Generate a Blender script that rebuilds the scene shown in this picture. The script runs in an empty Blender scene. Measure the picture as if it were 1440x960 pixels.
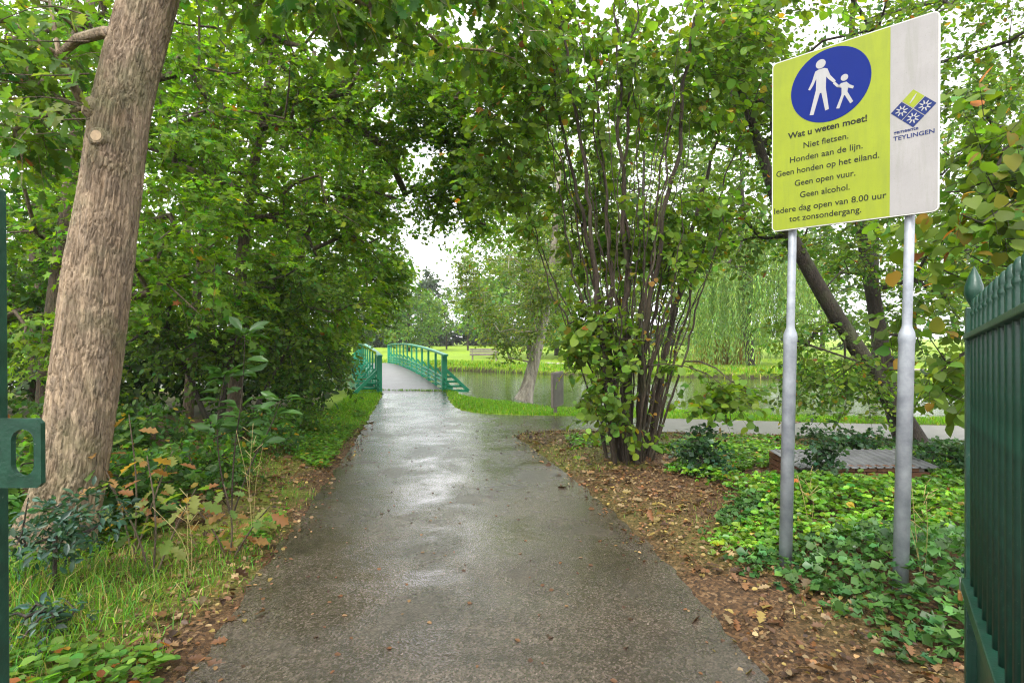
import bpy, bmesh, math, random
import numpy as np
from mathutils import Vector, Matrix, noise as mnoise
from mathutils.geometry import tessellate_polygon

# ------------------------------------------------------------------ camera, world, sun, exposure
scene = bpy.context.scene
COL = scene.collection
EYE = 1.5
F_PX = 800.0          # focal length in photo pixels (1440 wide)
HOR = 474.0           # horizon row in the photo
cam_d = bpy.data.cameras.new('camera'); cam = bpy.data.objects.new('camera', cam_d); COL.objects.link(cam)
cam_d.sensor_width = 36; cam_d.lens = 20.0; cam_d.clip_start = 0.05; cam_d.clip_end = 3000
cam.location = (0, 0, EYE); cam.rotation_euler = (math.radians(90) - math.atan2(480 - HOR, F_PX), 0, 0)
scene.camera = cam

SUN_EL, SUN_AZ = math.radians(52), math.radians(205)     # high, soft, behind the camera and a little to its left
world = bpy.data.worlds.new('World'); scene.world = world; world.use_nodes = True
wn, wl = world.node_tree.nodes, world.node_tree.links
wn.clear()
sky = wn.new('ShaderNodeTexSky'); sky.sky_type = 'NISHITA'; sky.sun_disc = False
sky.sun_elevation = SUN_EL; sky.sun_rotation = SUN_AZ; sky.dust_density = 4.0; sky.air_density = 1.0
hs = wn.new('ShaderNodeHueSaturation'); hs.inputs['Saturation'].default_value = 0.16; hs.inputs['Value'].default_value = 1.0
cloud = wn.new('ShaderNodeMixRGB'); cloud.blend_type = 'MIX'; cloud.inputs[0].default_value = 0.72
cloud.inputs[2].default_value = (8.05, 8.1, 8.4, 1)       # the even cloud deck of the overcast day
bg = wn.new('ShaderNodeBackground'); bg.inputs['Strength'].default_value = 0.125
wo = wn.new('ShaderNodeOutputWorld')
wl.new(sky.outputs[0], hs.inputs['Color']); wl.new(hs.outputs[0], cloud.inputs[1]); wl.new(cloud.outputs[0], bg.inputs[0]); wl.new(bg.outputs[0], wo.inputs[0])

sun_d = bpy.data.lights.new('sun', 'SUN'); sun_d.energy = 1.2; sun_d.angle = math.radians(25); sun_d.color = (1.0, 0.95, 0.88)
sun = bpy.data.objects.new('sun', sun_d); COL.objects.link(sun)
# direction the light comes from (nishita: rotation measured clockwise from +Y)
sd = Vector((math.sin(SUN_AZ) * math.cos(SUN_EL), math.cos(SUN_AZ) * math.cos(SUN_EL), math.sin(SUN_EL)))
sun.rotation_euler = sd.to_track_quat('Z', 'Y').to_euler(); sun.location = sd * 60

vs = scene.view_settings
vs.view_transform = 'Standard'; vs.look = 'None'; vs.gamma = 1.0; vs.exposure = 1.58; vs.use_curve_mapping = False
scene.render.engine = 'CYCLES'
cy = scene.cycles
cy.max_bounces = 7; cy.diffuse_bounces = 4; cy.glossy_bounces = 3; cy.transmission_bounces = 4; cy.transparent_max_bounces = 6; cy.volume_bounces = 0
cy.caustics_reflective = False; cy.caustics_refractive = False
cy.use_denoising = True; cy.filter_width = 1.2
try:
    cy.denoiser = 'OPENIMAGEDENOISE'; cy.denoising_prefilter = 'NONE'
except Exception: pass

RNG = np.random.default_rng(11)
random.seed(5)
R_ = math.radians

# ------------------------------------------------------------------ helpers
def P(px, py, d):
    """photo pixel at depth d -> point"""
    return np.array([(px - 720) / F_PX * d, d, EYE - (py - HOR) / F_PX * d])
def G(px, py):
    """photo pixel on the flat ground -> x, y"""
    d = EYE * F_PX / (py - HOR)
    return ((px - 720) / F_PX * d, d)
def nrmz(a):
    return a / np.maximum(np.linalg.norm(a, axis=-1, keepdims=True), 1e-9)
UP = np.array([0., 0., 1.])

def tag(o, label=None, cat=None, group=None, kind=None):
    if label: o['label'] = label
    if cat: o['category'] = cat
    if group: o['group'] = group
    if kind: o['kind'] = kind
    return o
def empty(name, loc=(0, 0, 0), label=None, cat=None, group=None):
    o = bpy.data.objects.new(name, None); COL.objects.link(o); o.location = loc; o.empty_display_size = 0.2
    return tag(o, label, cat, group)
def link(name, me, parent=None, mat=None):
    o = bpy.data.objects.new(name, me); COL.objects.link(o)
    if parent is not None:
        o.parent = parent
        o.matrix_parent_inverse = Matrix.Translation(-Vector(parent.location)) if parent.type == 'EMPTY' and parent.parent is None and tuple(parent.rotation_euler) == (0, 0, 0) else Matrix()
    if mat is not None and not me.materials: me.materials.append(mat)
    return o

class MB:
    """collects vertices, faces and vertex colours; build() links ONE mesh object"""
    def __init__(s): s.V = []; s.F = []; s.C = []; s.n = 0
    def add(s, V, faces, col=(1, 1, 1)):
        V = np.asarray(V, float).reshape(-1, 3)
        for f in faces:
            f = np.asarray(f, int)
            if f.size: s.F.append(f + s.n)
        c = np.asarray(col, float)
        if c.ndim == 1: c = np.broadcast_to(c, (len(V), 3))
        s.V.append(V); s.C.append(c); s.n += len(V)
    def mesh(s, name, smooth=True):
        V = np.concatenate(s.V); C = np.concatenate(s.C)
        me = bpy.data.meshes.new(name)
        me.vertices.add(len(V)); me.vertices.foreach_set('co', V.astype(np.float32).ravel())
        sizes = np.concatenate([np.full(len(f), f.shape[1]) for f in s.F])
        loops = np.concatenate([f.ravel() for f in s.F])
        me.loops.add(len(loops)); me.loops.foreach_set('vertex_index', loops.astype(np.int32))
        me.polygons.add(len(sizes))
        starts = np.concatenate([[0], np.cumsum(sizes)[:-1]])
        me.polygons.foreach_set('loop_start', starts.astype(np.int32))
        me.polygons.foreach_set('loop_total', sizes.astype(np.int32))
        me.polygons.foreach_set('use_smooth', np.full(len(sizes), smooth))
        a = me.color_attributes.new('Col', 'FLOAT_COLOR', 'POINT')
        a.data.foreach_set('color', np.concatenate([C, np.ones((len(C), 1))], 1).astype(np.float32).ravel())
        me.update(calc_edges=True)
        return me
    def build(s, name, mat, parent=None, smooth=True, kind=None):
        o = link(name, s.mesh(name, smooth), parent, mat)
        if kind: o['kind'] = kind
        return o

def tube(mb, pts, rad, sides=6, col=(1, 1, 1), cap=True):
    pts = np.asarray(pts, float); n = len(pts); rad = np.broadcast_to(np.asarray(rad, float), (n,))
    t = np.gradient(pts, axis=0); t = nrmz(t)
    ref = np.array([1., 0, 0]) if abs(t[0][0]) < .8 else np.array([0, 1., 0])
    u = np.zeros((n, 3)); a = ref - t[0] * np.dot(ref, t[0]); u[0] = a / np.linalg.norm(a)
    for i in range(1, n):
        a = u[i - 1] - t[i] * np.dot(u[i - 1], t[i]); u[i] = a / max(np.linalg.norm(a), 1e-9)
    w = np.cross(t, u)
    ang = np.arange(sides) / sides * 2 * math.pi
    V = pts[:, None] + rad[:, None, None] * (u[:, None] * np.cos(ang)[None, :, None] + w[:, None] * np.sin(ang)[None, :, None])
    i = np.arange(n - 1)[:, None] * sides; j = np.arange(sides)[None]; k = (j + 1) % sides
    q = np.stack([i + j, i + k, i + sides + k, i + sides + j], -1).reshape(-1, 4)
    faces = [q]
    if cap and sides > 2:
        faces.append(np.arange(sides)[::-1].reshape(1, -1)); faces.append((np.arange(sides) + (n - 1) * sides).reshape(1, -1))
    mb.add(V.reshape(-1, 3), faces, col)

def box(mb, c, s, ax=None, col=(1, 1, 1)):
    """box: centre c, full size s, optional 3x3 rows of axes"""
    c = np.asarray(c, float); h = np.asarray(s, float) / 2
    ax = np.eye(3) if ax is None else np.asarray(ax, float)
    sg = np.array([[-1, -1, -1], [1, -1, -1], [1, 1, -1], [-1, 1, -1], [-1, -1, 1], [1, -1, 1], [1, 1, 1], [-1, 1, 1]], float)
    V = c + (sg * h) @ ax
    mb.add(V, [[[0, 3, 2, 1], [4, 5, 6, 7], [0, 1, 5, 4], [1, 2, 6, 5], [2, 3, 7, 6], [3, 0, 4, 7]]], col)
def bar(mb, a, b, w, h, col=(1, 1, 1), up=UP):
    """rectangular bar from a to b"""
    a = np.asarray(a, float); b = np.asarray(b, float); d = b - a; L = np.linalg.norm(d); x = d / L
    z = up - x * np.dot(up, x)
    if np.linalg.norm(z) < 1e-3: z = np.array([1., 0, 0]) - x * x[0]
    z /= np.linalg.norm(z); y = np.cross(z, x)
    box(mb, (a + b) / 2, (L, w, h), np.stack([x, y, z]), col)
def lathe(mb, prof, c=(0, 0, 0), sides=10, col=(1, 1, 1), flat=1.0, ax=None):
    prof = np.asarray(prof, float); n = len(prof); ang = np.arange(sides) / sides * 2 * math.pi
    V = np.stack([prof[:, 0, None] * np.cos(ang), prof[:, 0, None] * np.sin(ang) * flat, np.repeat(prof[:, 1, None], sides, 1)], -1).reshape(-1, 3)
    if ax is not None: V = V @ np.asarray(ax)
    i = np.arange(n - 1)[:, None] * sides; j = np.arange(sides)[None]; k = (j + 1) % sides
    q = np.stack([i + j, i + k, i + sides + k, i + sides + j], -1).reshape(-1, 4)
    mb.add(V + np.asarray(c, float), [q, np.arange(sides)[::-1].reshape(1, -1), (np.arange(sides) + (n - 1) * sides).reshape(1, -1)], col)

def bevel(o, w, seg=2):
    m = o.modifiers.new('bevel', 'BEVEL'); m.width = w; m.segments = seg; m.limit_method = 'ANGLE'; m.angle_limit = R_(40)
    return o

# ------------------------------------------------------------------ materials
def mat(name):
    m = bpy.data.materials.new(name); m.use_nodes = True
    nt = m.node_tree; return m, nt.nodes, nt.links, nt.nodes['Principled BSDF']
def noise_node(n, l, scale, detail=4, rough=.6, vec=None, dist=0):
    t = n.new('ShaderNodeTexNoise'); t.inputs['Scale'].default_value = scale; t.inputs['Detail'].default_value = detail
    t.inputs['Roughness'].default_value = rough; t.inputs['Distortion'].default_value = dist
    if vec is not None: l.new(vec, t.inputs['Vector'])
    return t
def ramp(n, l, src, stops):
    r = n.new('ShaderNodeValToRGB'); e = r.color_ramp.elements
    while len(e) < len(stops): e.new(0.5)
    for k, (p, c) in zip(e, stops):
        k.position = p; k.color = (*c, 1) if len(c) == 3 else c
    l.new(src, r.inputs[0]); return r
def mixc(n, l, fac, a, b, mode='MIX'):
    m = n.new('ShaderNodeMixRGB'); m.blend_type = mode
    for k, v in ((0, fac), (1, a), (2, b)):
        if hasattr(v, 'is_linked') or isinstance(v, bpy.types.NodeSocket): l.new(v, m.inputs[k])
        else: m.inputs[k].default_value = v if k == 0 else (*v, 1)
    return m
def bump(n, l, height, strength, dist, bsdf, normal=None):
    b = n.new('ShaderNodeBump'); b.inputs['Strength'].default_value = strength; b.inputs['Distance'].default_value = dist
    l.new(height, b.inputs['Height'])
    if normal is not None: l.new(normal, b.inputs['Normal'])
    if bsdf is not None: l.new(b.outputs[0], bsdf.inputs['Normal'])
    return b
def coords(n, which='Object'):
    t = n.new('ShaderNodeTexCoord'); return t.outputs[which]

def leaf_mat(name, rough=.42, trans=.48, spec=.5):
    m, n, l, b = mat(name)
    a = n.new('ShaderNodeVertexColor'); a.layer_name = 'Col'
    l.new(a.outputs[0], b.inputs['Base Color'])
    b.inputs['Roughness'].default_value = rough; b.inputs['Specular IOR Level'].default_value = spec
    tr = n.new('ShaderNodeBsdfTranslucent')
    tc = mixc(n, l, 1.0, a.outputs[0], (1.75, 1.9, .5), 'MULTIPLY'); l.new(tc.outputs[0], tr.inputs[0])
    mx = n.new('ShaderNodeMixShader'); mx.inputs[0].default_value = trans
    l.new(b.outputs[0], mx.inputs[1]); l.new(tr.outputs[0], mx.inputs[2]); l.new(mx.outputs[0], n['Material Output'].inputs[0])
    return m
M_LEAF = leaf_mat('leaf', .5, .5, .3)
M_LEAF_GLOSS = leaf_mat('leaf_glossy', .34, .3, .4)
M_GRASS = leaf_mat('grass_blade', .5, .4, .3)
M_DEAD = leaf_mat('dead_leaf', .5, .12, .4)

def bark_mat(name, c1, c2, scale=1.0, moss=.25, bumpd=.02):
    m, n, l, b = mat(name)
    co = coords(n)
    mp = n.new('ShaderNodeMapping'); mp.inputs['Scale'].default_value = (scale, scale, scale * .22); l.new(co, mp.inputs[0])
    n1 = noise_node(n, l, 28, 6, .65, mp.outputs[0], .6); n2 = noise_node(n, l, 3.0, 4, .6, co)
    vd = n.new('ShaderNodeVectorMath'); vd.operation = 'MULTIPLY_ADD'; l.new(n1.outputs['Color'], vd.inputs[0]); vd.inputs[1].default_value = (.03, .03, .03); l.new(mp.outputs[0], vd.inputs[2])
    vo = n.new('ShaderNodeTexVoronoi'); vo.feature = 'DISTANCE_TO_EDGE'; vo.inputs['Scale'].default_value = 34; l.new(vd.outputs[0], vo.inputs['Vector'])
    vr = ramp(n, l, vo.outputs[0], [(.0, (0, 0, 0)), (.28, (1, 1, 1))])
    c = ramp(n, l, n1.outputs[0], [(.3, c1), (.7, c2)])
    vc = n.new('ShaderNodeTexVoronoi'); vc.inputs['Scale'].default_value = 34; l.new(vd.outputs[0], vc.inputs['Vector'])
    vcr = ramp(n, l, vc.outputs['Color'], [(.1, (.66, .66, .66)), (.9, (1.22, 1.2, 1.16))]); c = mixc(n, l, 1, c.outputs[0], vcr.outputs[0], 'MULTIPLY')
    mp2 = n.new('ShaderNodeMapping'); mp2.inputs['Scale'].default_value = (3.2, 3.2, .45); l.new(co, mp2.inputs[0])
    n3 = noise_node(n, l, 1.6, 4, .6, mp2.outputs[0], .5); st = ramp(n, l, n3.outputs[0], [(.36, (.62, .58, .52)), (.56, (1.08, 1.07, 1.05))]); c = mixc(n, l, 1, c.outputs[0], st.outputs[0], 'MULTIPLY')
    ms = ramp(n, l, n2.outputs[0], [(.5, (0, 0, 0)), (.75, (1, 1, 1))])
    f = n.new('ShaderNodeMath'); f.operation = 'MULTIPLY'; f.inputs[1].default_value = moss; l.new(ms.outputs[0], f.inputs[0])
    mx = mixc(n, l, f.outputs[0], c.outputs[0], (.10, .13, .04)); l.new(mx.outputs[0], b.inputs['Base Color'])
    b.inputs['Roughness'].default_value = .75
    bb = bump(n, l, vr.outputs[0], .75, bumpd, None)
    bump(n, l, n1.outputs[0], .8, bumpd, b, bb.outputs[0])
    return m
M_OAKBARK = bark_mat('oak_bark', (.19, .135, .083), (.40, .31, .215), 1.0, .5, .014)
M_BARK = bark_mat('dark_bark', (.025, .019, .014), (.07, .053, .038), 1.5, .45, .015)
M_HAZEL = bark_mat('hazel_bark', (.032, .023, .015), (.085, .061, .04), 2.0, .3, .006)
M_MAPLEBARK = bark_mat('maple_bark', (.075, .055, .038), (.19, .14, .09), 1.5, .4, .012)
M_BIRCH = bark_mat('birch_bark', (.20, .17, .14), (.52, .48, .42), .8, .25, .01)

def plain(name, c, rough=.5, metal=0, spec=.5, vary=.25, scale=6, bumpd=0, c2=None, bscale=60, coat=0):
    m, n, l, b = mat(name); co = coords(n)
    t = noise_node(n, l, scale, 5, .65, co)
    c2 = c2 or tuple(x * (1 - vary) for x in c)
    r = ramp(n, l, t.outputs[0], [(.32, c2), (.68, c)]); l.new(r.outputs[0], b.inputs['Base Color'])
    rr = n.new('ShaderNodeMapRange'); rr.inputs['To Min'].default_value = max(.03, rough - .1); rr.inputs['To Max'].default_value = rough + .12
    l.new(t.outputs[0], rr.inputs[0]); l.new(rr.outputs[0], b.inputs['Roughness'])
    b.inputs['Metallic'].default_value = metal; b.inputs['Specular IOR Level'].default_value = spec
    b.inputs['Coat Weight'].default_value = coat
    if bumpd:
        t2 = noise_node(n, l, bscale, 3, .6, co); bump(n, l, t2.outputs[0], .6, bumpd, b)
    return m
M_GREENPAINT = plain('green_gate_paint', (.010, .058, .034), .34, 0, .5, .5, 14, .002, None, 90)
def chips(m, colr, scale, lo):
    n, l = m.node_tree.nodes, m.node_tree.links; b = n['Principled BSDF']; src = b.inputs['Base Color'].links[0].from_socket
    t = noise_node(n, l, scale, 3, .5, coords(n)); r = ramp(n, l, t.outputs[0], [(lo, (0, 0, 0)), (lo + .03, (1, 1, 1))])
    x = mixc(n, l, r.outputs[0], src, colr); l.new(x.outputs[0], b.inputs['Base Color'])
chips(M_GREENPAINT, (.10, .13, .10), 75, .70); chips(M_GREENPAINT, (.06, .028, .014), 22, .74)
M_BRIDGE = plain('bridge_green_paint', (.02, .33, .185), .4, 0, .5, .25, 4, .001)
M_GALV = plain('galvanised_steel', (.37, .40, .43), .45, .15, .5, .3, 9, .0006, (.20, .222, .25), 40)
M_STEEL = plain('bare_steel', (.45, .45, .44), .4, .8, .5, .4, 20)
M_BRASS = plain('brass', (.50, .27, .08), .4, .7)
M_WOODGREY = plain('weathered_wood', (.24, .21, .18), .8, 0, .3, .4, 5, .004, None, 50)
M_WOODDARK = plain('dark_weathered_wood', (.15, .135, .12), .7, 0, .3, .4, 6, .003)
M_BRICK = plain('brick', (.22, .105, .055), .85, 0, .3, .45, 7, .004, None, 70)
M_MORTAR = plain('mortar', (.28, .25, .21), .9, 0, .2, .3, 10, .003)
M_SHEET = plain('grey_roof_sheet', (.23, .23, .24), .45, .2, .5, .4, 5, .001)
M_CUT = plain('cut_wood', (.42, .31, .19), .7, 0, .3, .3, 40)

def water_mat():
    m, n, l, b = mat('water'); co = coords(n)
    b.inputs['Base Color'].default_value = (.05, .07, .02, 1); b.inputs['Roughness'].default_value = .06
    b.inputs['IOR'].default_value = 1.33; b.inputs['Specular IOR Level'].default_value = .7
    mp = n.new('ShaderNodeMapping'); mp.inputs['Scale'].default_value = (1, 2.2, 1); l.new(co, mp.inputs[0])
    t = noise_node(n, l, 3.0, 3, .5, mp.outputs[0], .4); bump(n, l, t.outputs[0], .22, .05, b)
    return m
M_WATER = water_mat()

def asphalt_mat():
    m, n, l, b = mat('wet_asphalt'); co = coords(n)
    fine = n.new('ShaderNodeTexVoronoi'); fine.inputs['Scale'].default_value = 100; l.new(co, fine.inputs['Vector'])
    fine2 = noise_node(n, l, 160, 2, .7, co)
    mid = noise_node(n, l, 9, 5, .7, co); big = noise_node(n, l, 0.9, 5, .6, co, .8)
    c1 = ramp(n, l, fine.outputs['Color'], [(.15, (.036, .029, .023)), (.55, (.078, .064, .052)), (.93, (.145, .122, .10)), (1.0, (.30, .26, .22))])
    c2 = ramp(n, l, mid.outputs[0], [(.3, (.72, .70, .68)), (.7, (1.12, 1.08, 1.03))])
    c = mixc(n, l, 1, c1.outputs[0], c2.outputs[0], 'MULTIPLY')
    c3 = ramp(n, l, big.outputs[0], [(.35, (.62, .60, .58)), (.62, (1.1, 1.08, 1.05))])
    c = mixc(n, l, 1, c.outputs[0], c3.outputs[0], 'MULTIPLY')
    # brown moss spots
    sp = noise_node(n, l, 3.1, 6, .75, co); spr = ramp(n, l, sp.outputs[0], [(.62, (0, 0, 0)), (.69, (1, 1, 1))])
    spf = n.new('ShaderNodeMath'); spf.operation = 'MULTIPLY'; spf.inputs[1].default_value = .6; l.new(spr.outputs[0], spf.inputs[0])
    c = mixc(n, l, spf.outputs[0], c.outputs[0], (.045, .04, .018))
    l.new(c.outputs[0], b.inputs['Base Color'])
    wet = noise_node(n, l, 1.3, 6, .65, co, .5)
    rr = ramp(n, l, wet.outputs[0], [(.36, (.10, .10, .10)), (.5, (.20, .20, .20)), (.66, (.36, .36, .36))])
    l.new(rr.outputs[0], b.inputs['Roughness'])
    b.inputs['Specular IOR Level'].default_value = .8; b.inputs['Coat Weight'].default_value = .9; b.inputs['Coat IOR'].default_value = 1.33; b.inputs['Coat Roughness'].default_value = .16
    # bump fades in the wettest places, where water fills the grain
    hsum = n.new('ShaderNodeMath'); hsum.operation = 'ADD'; l.new(fine.outputs['Distance'], hsum.inputs[0]); l.new(fine2.outputs[0], hsum.inputs[1])
    b1 = n.new('ShaderNodeBump'); b1.inputs['Distance'].default_value = .004; l.new(hsum.outputs[0], b1.inputs['Height'])
    st = n.new('ShaderNodeMapRange'); st.inputs['From Min'].default_value = .38; st.inputs['From Max'].default_value = .58
    st.inputs['To Min'].default_value = .10; st.inputs['To Max'].default_value = .6; l.new(wet.outputs[0], st.inputs[0]); l.new(st.outputs[0], b1.inputs['Strength'])
    b2 = n.new('ShaderNodeBump'); b2.inputs['Strength'].default_value = .2; b2.inputs['Distance'].default_value = .03; l.new(mid.outputs[0], b2.inputs['Height']); l.new(b1.outputs[0], b2.inputs['Normal'])
    l.new(b2.outputs[0], b.inputs['Normal']); l.new(b2.outputs[0], b.inputs['Coat Normal'])
    return m
M_ASPHALT = asphalt_mat()

def ground_mat():
    """vertex colour R = grass, G = leaf litter, B = bank soil; else dark soil"""
    m, n, l, b = mat('ground'); co = coords(n)
    a = n.new('ShaderNodeVertexColor'); a.layer_name = 'Col'
    s = n.new('ShaderNodeSeparateColor'); l.new(a.outputs[0], s.inputs[0])
    nf = noise_node(n, l, 60, 5, .7, co); nm = noise_node(n, l, 5, 5, .7, co); nb = noise_node(n, l, .35, 4, .6, co)
    soil = ramp(n, l, nf.outputs[0], [(.3, (.035, .024, .016)), (.7, (.10, .068, .042))])
    vor = n.new('ShaderNodeTexVoronoi'); vor.inputs['Scale'].default_value = 60; l.new(co, vor.inputs['Vector'])
    lit = ramp(n, l, vor.outputs['Color'], [(.1, (.035, .022, .012)), (.45, (.085, .048, .023)), (.75, (.15, .085, .038)), (.95, (.26, .17, .09))])
    g1 = ramp(n, l, nm.outputs[0], [(.3, (.16, .28, .012)), (.7, (.29, .43, .022))])
    g2 = ramp(n, l, nf.outputs[0], [(.3, (.65, .65, .65)), (.7, (1.15, 1.15, 1.15))])
    g = mixc(n, l, 1, g1.outputs[0], g2.outputs[0], 'MULTIPLY')
    g3 = ramp(n, l, nb.outputs[0], [(.35, (.85, .88, .9)), (.65, (1.15, 1.08, 1.0))]); g = mixc(n, l, 1, g.outputs[0], g3.outputs[0], 'MULTIPLY')
    c = mixc(n, l, s.outputs[1], soil.outputs[0], lit.outputs[0])
    c = mixc(n, l, s.outputs[0], c.outputs[0], g.outputs[0])
    c = mixc(n, l, s.outputs[2], c.outputs[0], (.032, .024, .012)); l.new(c.outputs[0], b.inputs['Base Color'])
    b.inputs['Roughness'].default_value = .8; b.inputs['Specular IOR Level'].default_value = .25
    bump(n, l, nf.outputs[0], .7, .03, b)
    return m
M_GROUND = ground_mat()

# ------------------------------------------------------------------ plan of the ground (from the photo, on the flat)
pathL = [(-1.25, -4), (-1.3, .5)] + [G(*p) for p in ((265, 960), (345, 830), (430, 720), (500, 620), (513, 600), (527, 575), (541, 551))]
pathFar = [G(*p) for p in ((627, 551), (630, 562), (640, 574), (659, 580), (687, 583), (734, 584), (827, 585.5), (940, 589), (1350, 600))] + [(16, 8.6), (26, 8.0)]
pathNear = [(26, 6.2), (16, 6.9)] + [G(*p) for p in ((1350, 620), (950, 608), (840, 605), (765, 605.5), (736, 608), (722, 614), (740, 625), (770, 645), (840, 700), (940, 790), (1085, 960))] + [(1.2, .5), (1.2, -4)]

def densify(poly, step, closed=True, jit=0, rng=None):
    out = []; P_ = np.array(poly, float); n = len(P_)
    for i in range(n if closed else n - 1):
        a, b = P_[i], P_[(i + 1) % n]; k = max(1, int(np.linalg.norm(b - a) / step))
        for j in range(k): out.append(a + (b - a) * j / k)
    if not closed: out.append(P_[-1])
    return np.array(out)
def chaikin(p, it=2):
    p = np.array(p, float)
    for _ in range(it):
        q = p[:-1] * .75 + p[1:] * .25; r = p[:-1] * .25 + p[1:] * .75
        p = np.concatenate([p[:1], np.stack([q, r], 1).reshape(-1, p.shape[1]), p[-1:]])
    return p
pathOutline = np.concatenate([chaikin(pathL), chaikin(pathFar), chaikin(pathNear)])

pondNear = [(-60, 20), (-25, 18.5), (-10, 17.6), (-5, 16.9), (-1.9, 16.3), (-1.29, 15.3), (-.76, 14.3), (0, 13.7), (.42, 13.4), (1.18, 12.9), (4.7, 11.9), (6.9, 11.0), (9, 10.7), (14, 10.5), (32, 11)]
pondFar = [(34, 18), (20, 23), (10, 25), (1.9, 27.6), (.5, 28.6), (-3.2, 31), (-7, 32.6), (-25, 36), (-60, 38)]
pondOutline = np.concatenate([chaikin(pondNear, 1), chaikin(pondFar, 1)])
lawnPath = np.array(chaikin([(-7.6, 32.5), (-7.2, 34.3), (-5.5, 35.3), (-3.4, 34.6), (2.3, 31.2), (9.9, 27.2), (22, 25), (40, 22)], 2))

def seg_dist(X, Y, poly, closed=True):
    A = np.asarray(poly); B = np.roll(A, -1, 0)
    if not closed: A, B = A[:-1], B[:-1]
    d = np.full(X.shape, 1e9)
    for (ax, ay), (bx, by) in zip(A, B):
        dx, dy = bx - ax, by - ay; L = dx * dx + dy * dy + 1e-12
        t = np.clip(((X - ax) * dx + (Y - ay) * dy) / L, 0, 1)
        d = np.minimum(d, (X - ax - t * dx) ** 2 + (Y - ay - t * dy) ** 2)
    return np.sqrt(d)
def inside(X, Y, poly):
    A = np.asarray(poly); B = np.roll(A, -1, 0); c = np.zeros(X.shape, bool)
    for (ax, ay), (bx, by) in zip(A, B):
        if ay == by: continue
        c ^= ((ay > Y) != (by > Y)) & (X < (bx - ax) * (Y - ay) / (by - ay) + ax)
    return c
def sdf(X, Y, poly):
    d = seg_dist(X, Y, poly); return np.where(inside(X, Y, poly), -d, d)
def wav(X, Y, s, seed=0):
    """cheap smooth pseudo noise in numpy, about -1..1"""
    r = np.random.default_rng(seed); o = 0
    for k in range(6):
        a = r.uniform(0, 6.28); f = s * r.uniform(.6, 1.9); o = o + np.sin(f * (X * math.cos(a) + Y * math.sin(a)) + r.uniform(0, 6.28))
    return o / 3.0

def ground_z(X, Y):
    X = np.asarray(X, float); Y = np.asarray(Y, float)
    dp = sdf(X, Y, pathOutline); dw = sdf(X, Y, pondOutline)
    z = .02 * wav(X, Y, 2.2, 3) + .035 * wav(X, Y, .7, 4)
    z = z * np.clip(dp / .8, 0, 1)
    z += .10 * np.clip((dp - .2) / 1.5, 0, 1) * (X < 0) * np.clip((14 - Y) / 4, 0, 1) + .05 * np.clip((dp - .2) / 1.5, 0, 1) * (X > 0) * np.clip((6 - Y) / 2, 0, 1)
    z = np.where(dp < .06, -.035, np.where(dp < .3, z + .0, z))
    # pond: the bank drops within half a metre
    t = np.clip((.12 - dw) / .45, 0, 1); t = t * t * (3 - 2 * t)
    z = z * (1 - t) + (-1.1) * t
    z += -.08 * np.clip(1 - np.maximum(dw, 0) / 1.2, 0, 1) * (dw > 0) * (dp > .3)
    far = np.clip((Y - 45) / 60, 0, 1); z += far * .25
    return z, dp, dw

# ------------------------------------------------------------------ ground sheet
def axis(lo, hi, step, end):
    a = list(np.arange(lo, hi, step)); s = step; v = a[-1]
    while v < end: s *= 1.22; v += s; a.append(v)
    s = step; v = a[0]
    while v > -end: s *= 1.22; v -= s; a.insert(0, v)
    return np.array(a)
gx = axis(-9, 12, .13, 380); gy = axis(-1, 33, .13, 380)
GX, GY = np.meshgrid(gx, gy)
GZ, GP, GW = ground_z(GX, GY)
nzz = wav(GX, GY, 1.6, 21) * .5 + wav(GX, GY, 4.5, 22) * .35
grass = np.clip((GY - 9.2) / 1.2 + .4 * nzz, 0, 1)                       # bank and lawns
leftverge = (GX < 0) & (GY < 9.6)
grass = np.where(leftverge, np.clip(.30 - np.abs(GP - .55) * .6 + .5 * nzz, 0, .6) * (GP > .1), grass)
grass = np.where((GX < -3.4) & (GY < 16) & (GP > 1.4), grass * .12, grass)
rightbed = (GX > 0) & (GY < 9.2)
grass = np.where(rightbed, np.clip(.25 * (GP < 1.0) * (GY > 6.5) + .25 * nzz * (GP < .9), 0, .5), grass)
litter = np.where(GY < 10.5, np.clip(1.1 - np.maximum(GP - 1.6, 0) * .35 + .5 * nzz, .25, 1), .1)
bank = np.clip(1.6 - np.abs(GW + .02) / .1, 0, 1) * (GW < .1)
bank = np.maximum(bank, (GW < -.05) * 1.0)
gc = np.stack([grass, litter, bank], -1).reshape(-1, 3)
ny, nx = GX.shape
ii = (np.arange(ny - 1)[:, None] * nx + np.arange(nx - 1)[None]).ravel()
mb = MB(); mb.add(np.stack([GX, GY, GZ], -1).reshape(-1, 3), [np.stack([ii, ii + 1, ii + nx + 1, ii + nx], -1)], gc)
tag(mb.build('ground', M_GROUND), kind='structure')
def gz(x, y):
    return ground_z(np.atleast_1d(np.asarray(x, float)), np.atleast_1d(np.asarray(y, float)))[0]
def gz1(x, y): return float(gz(x, y)[0])

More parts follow.
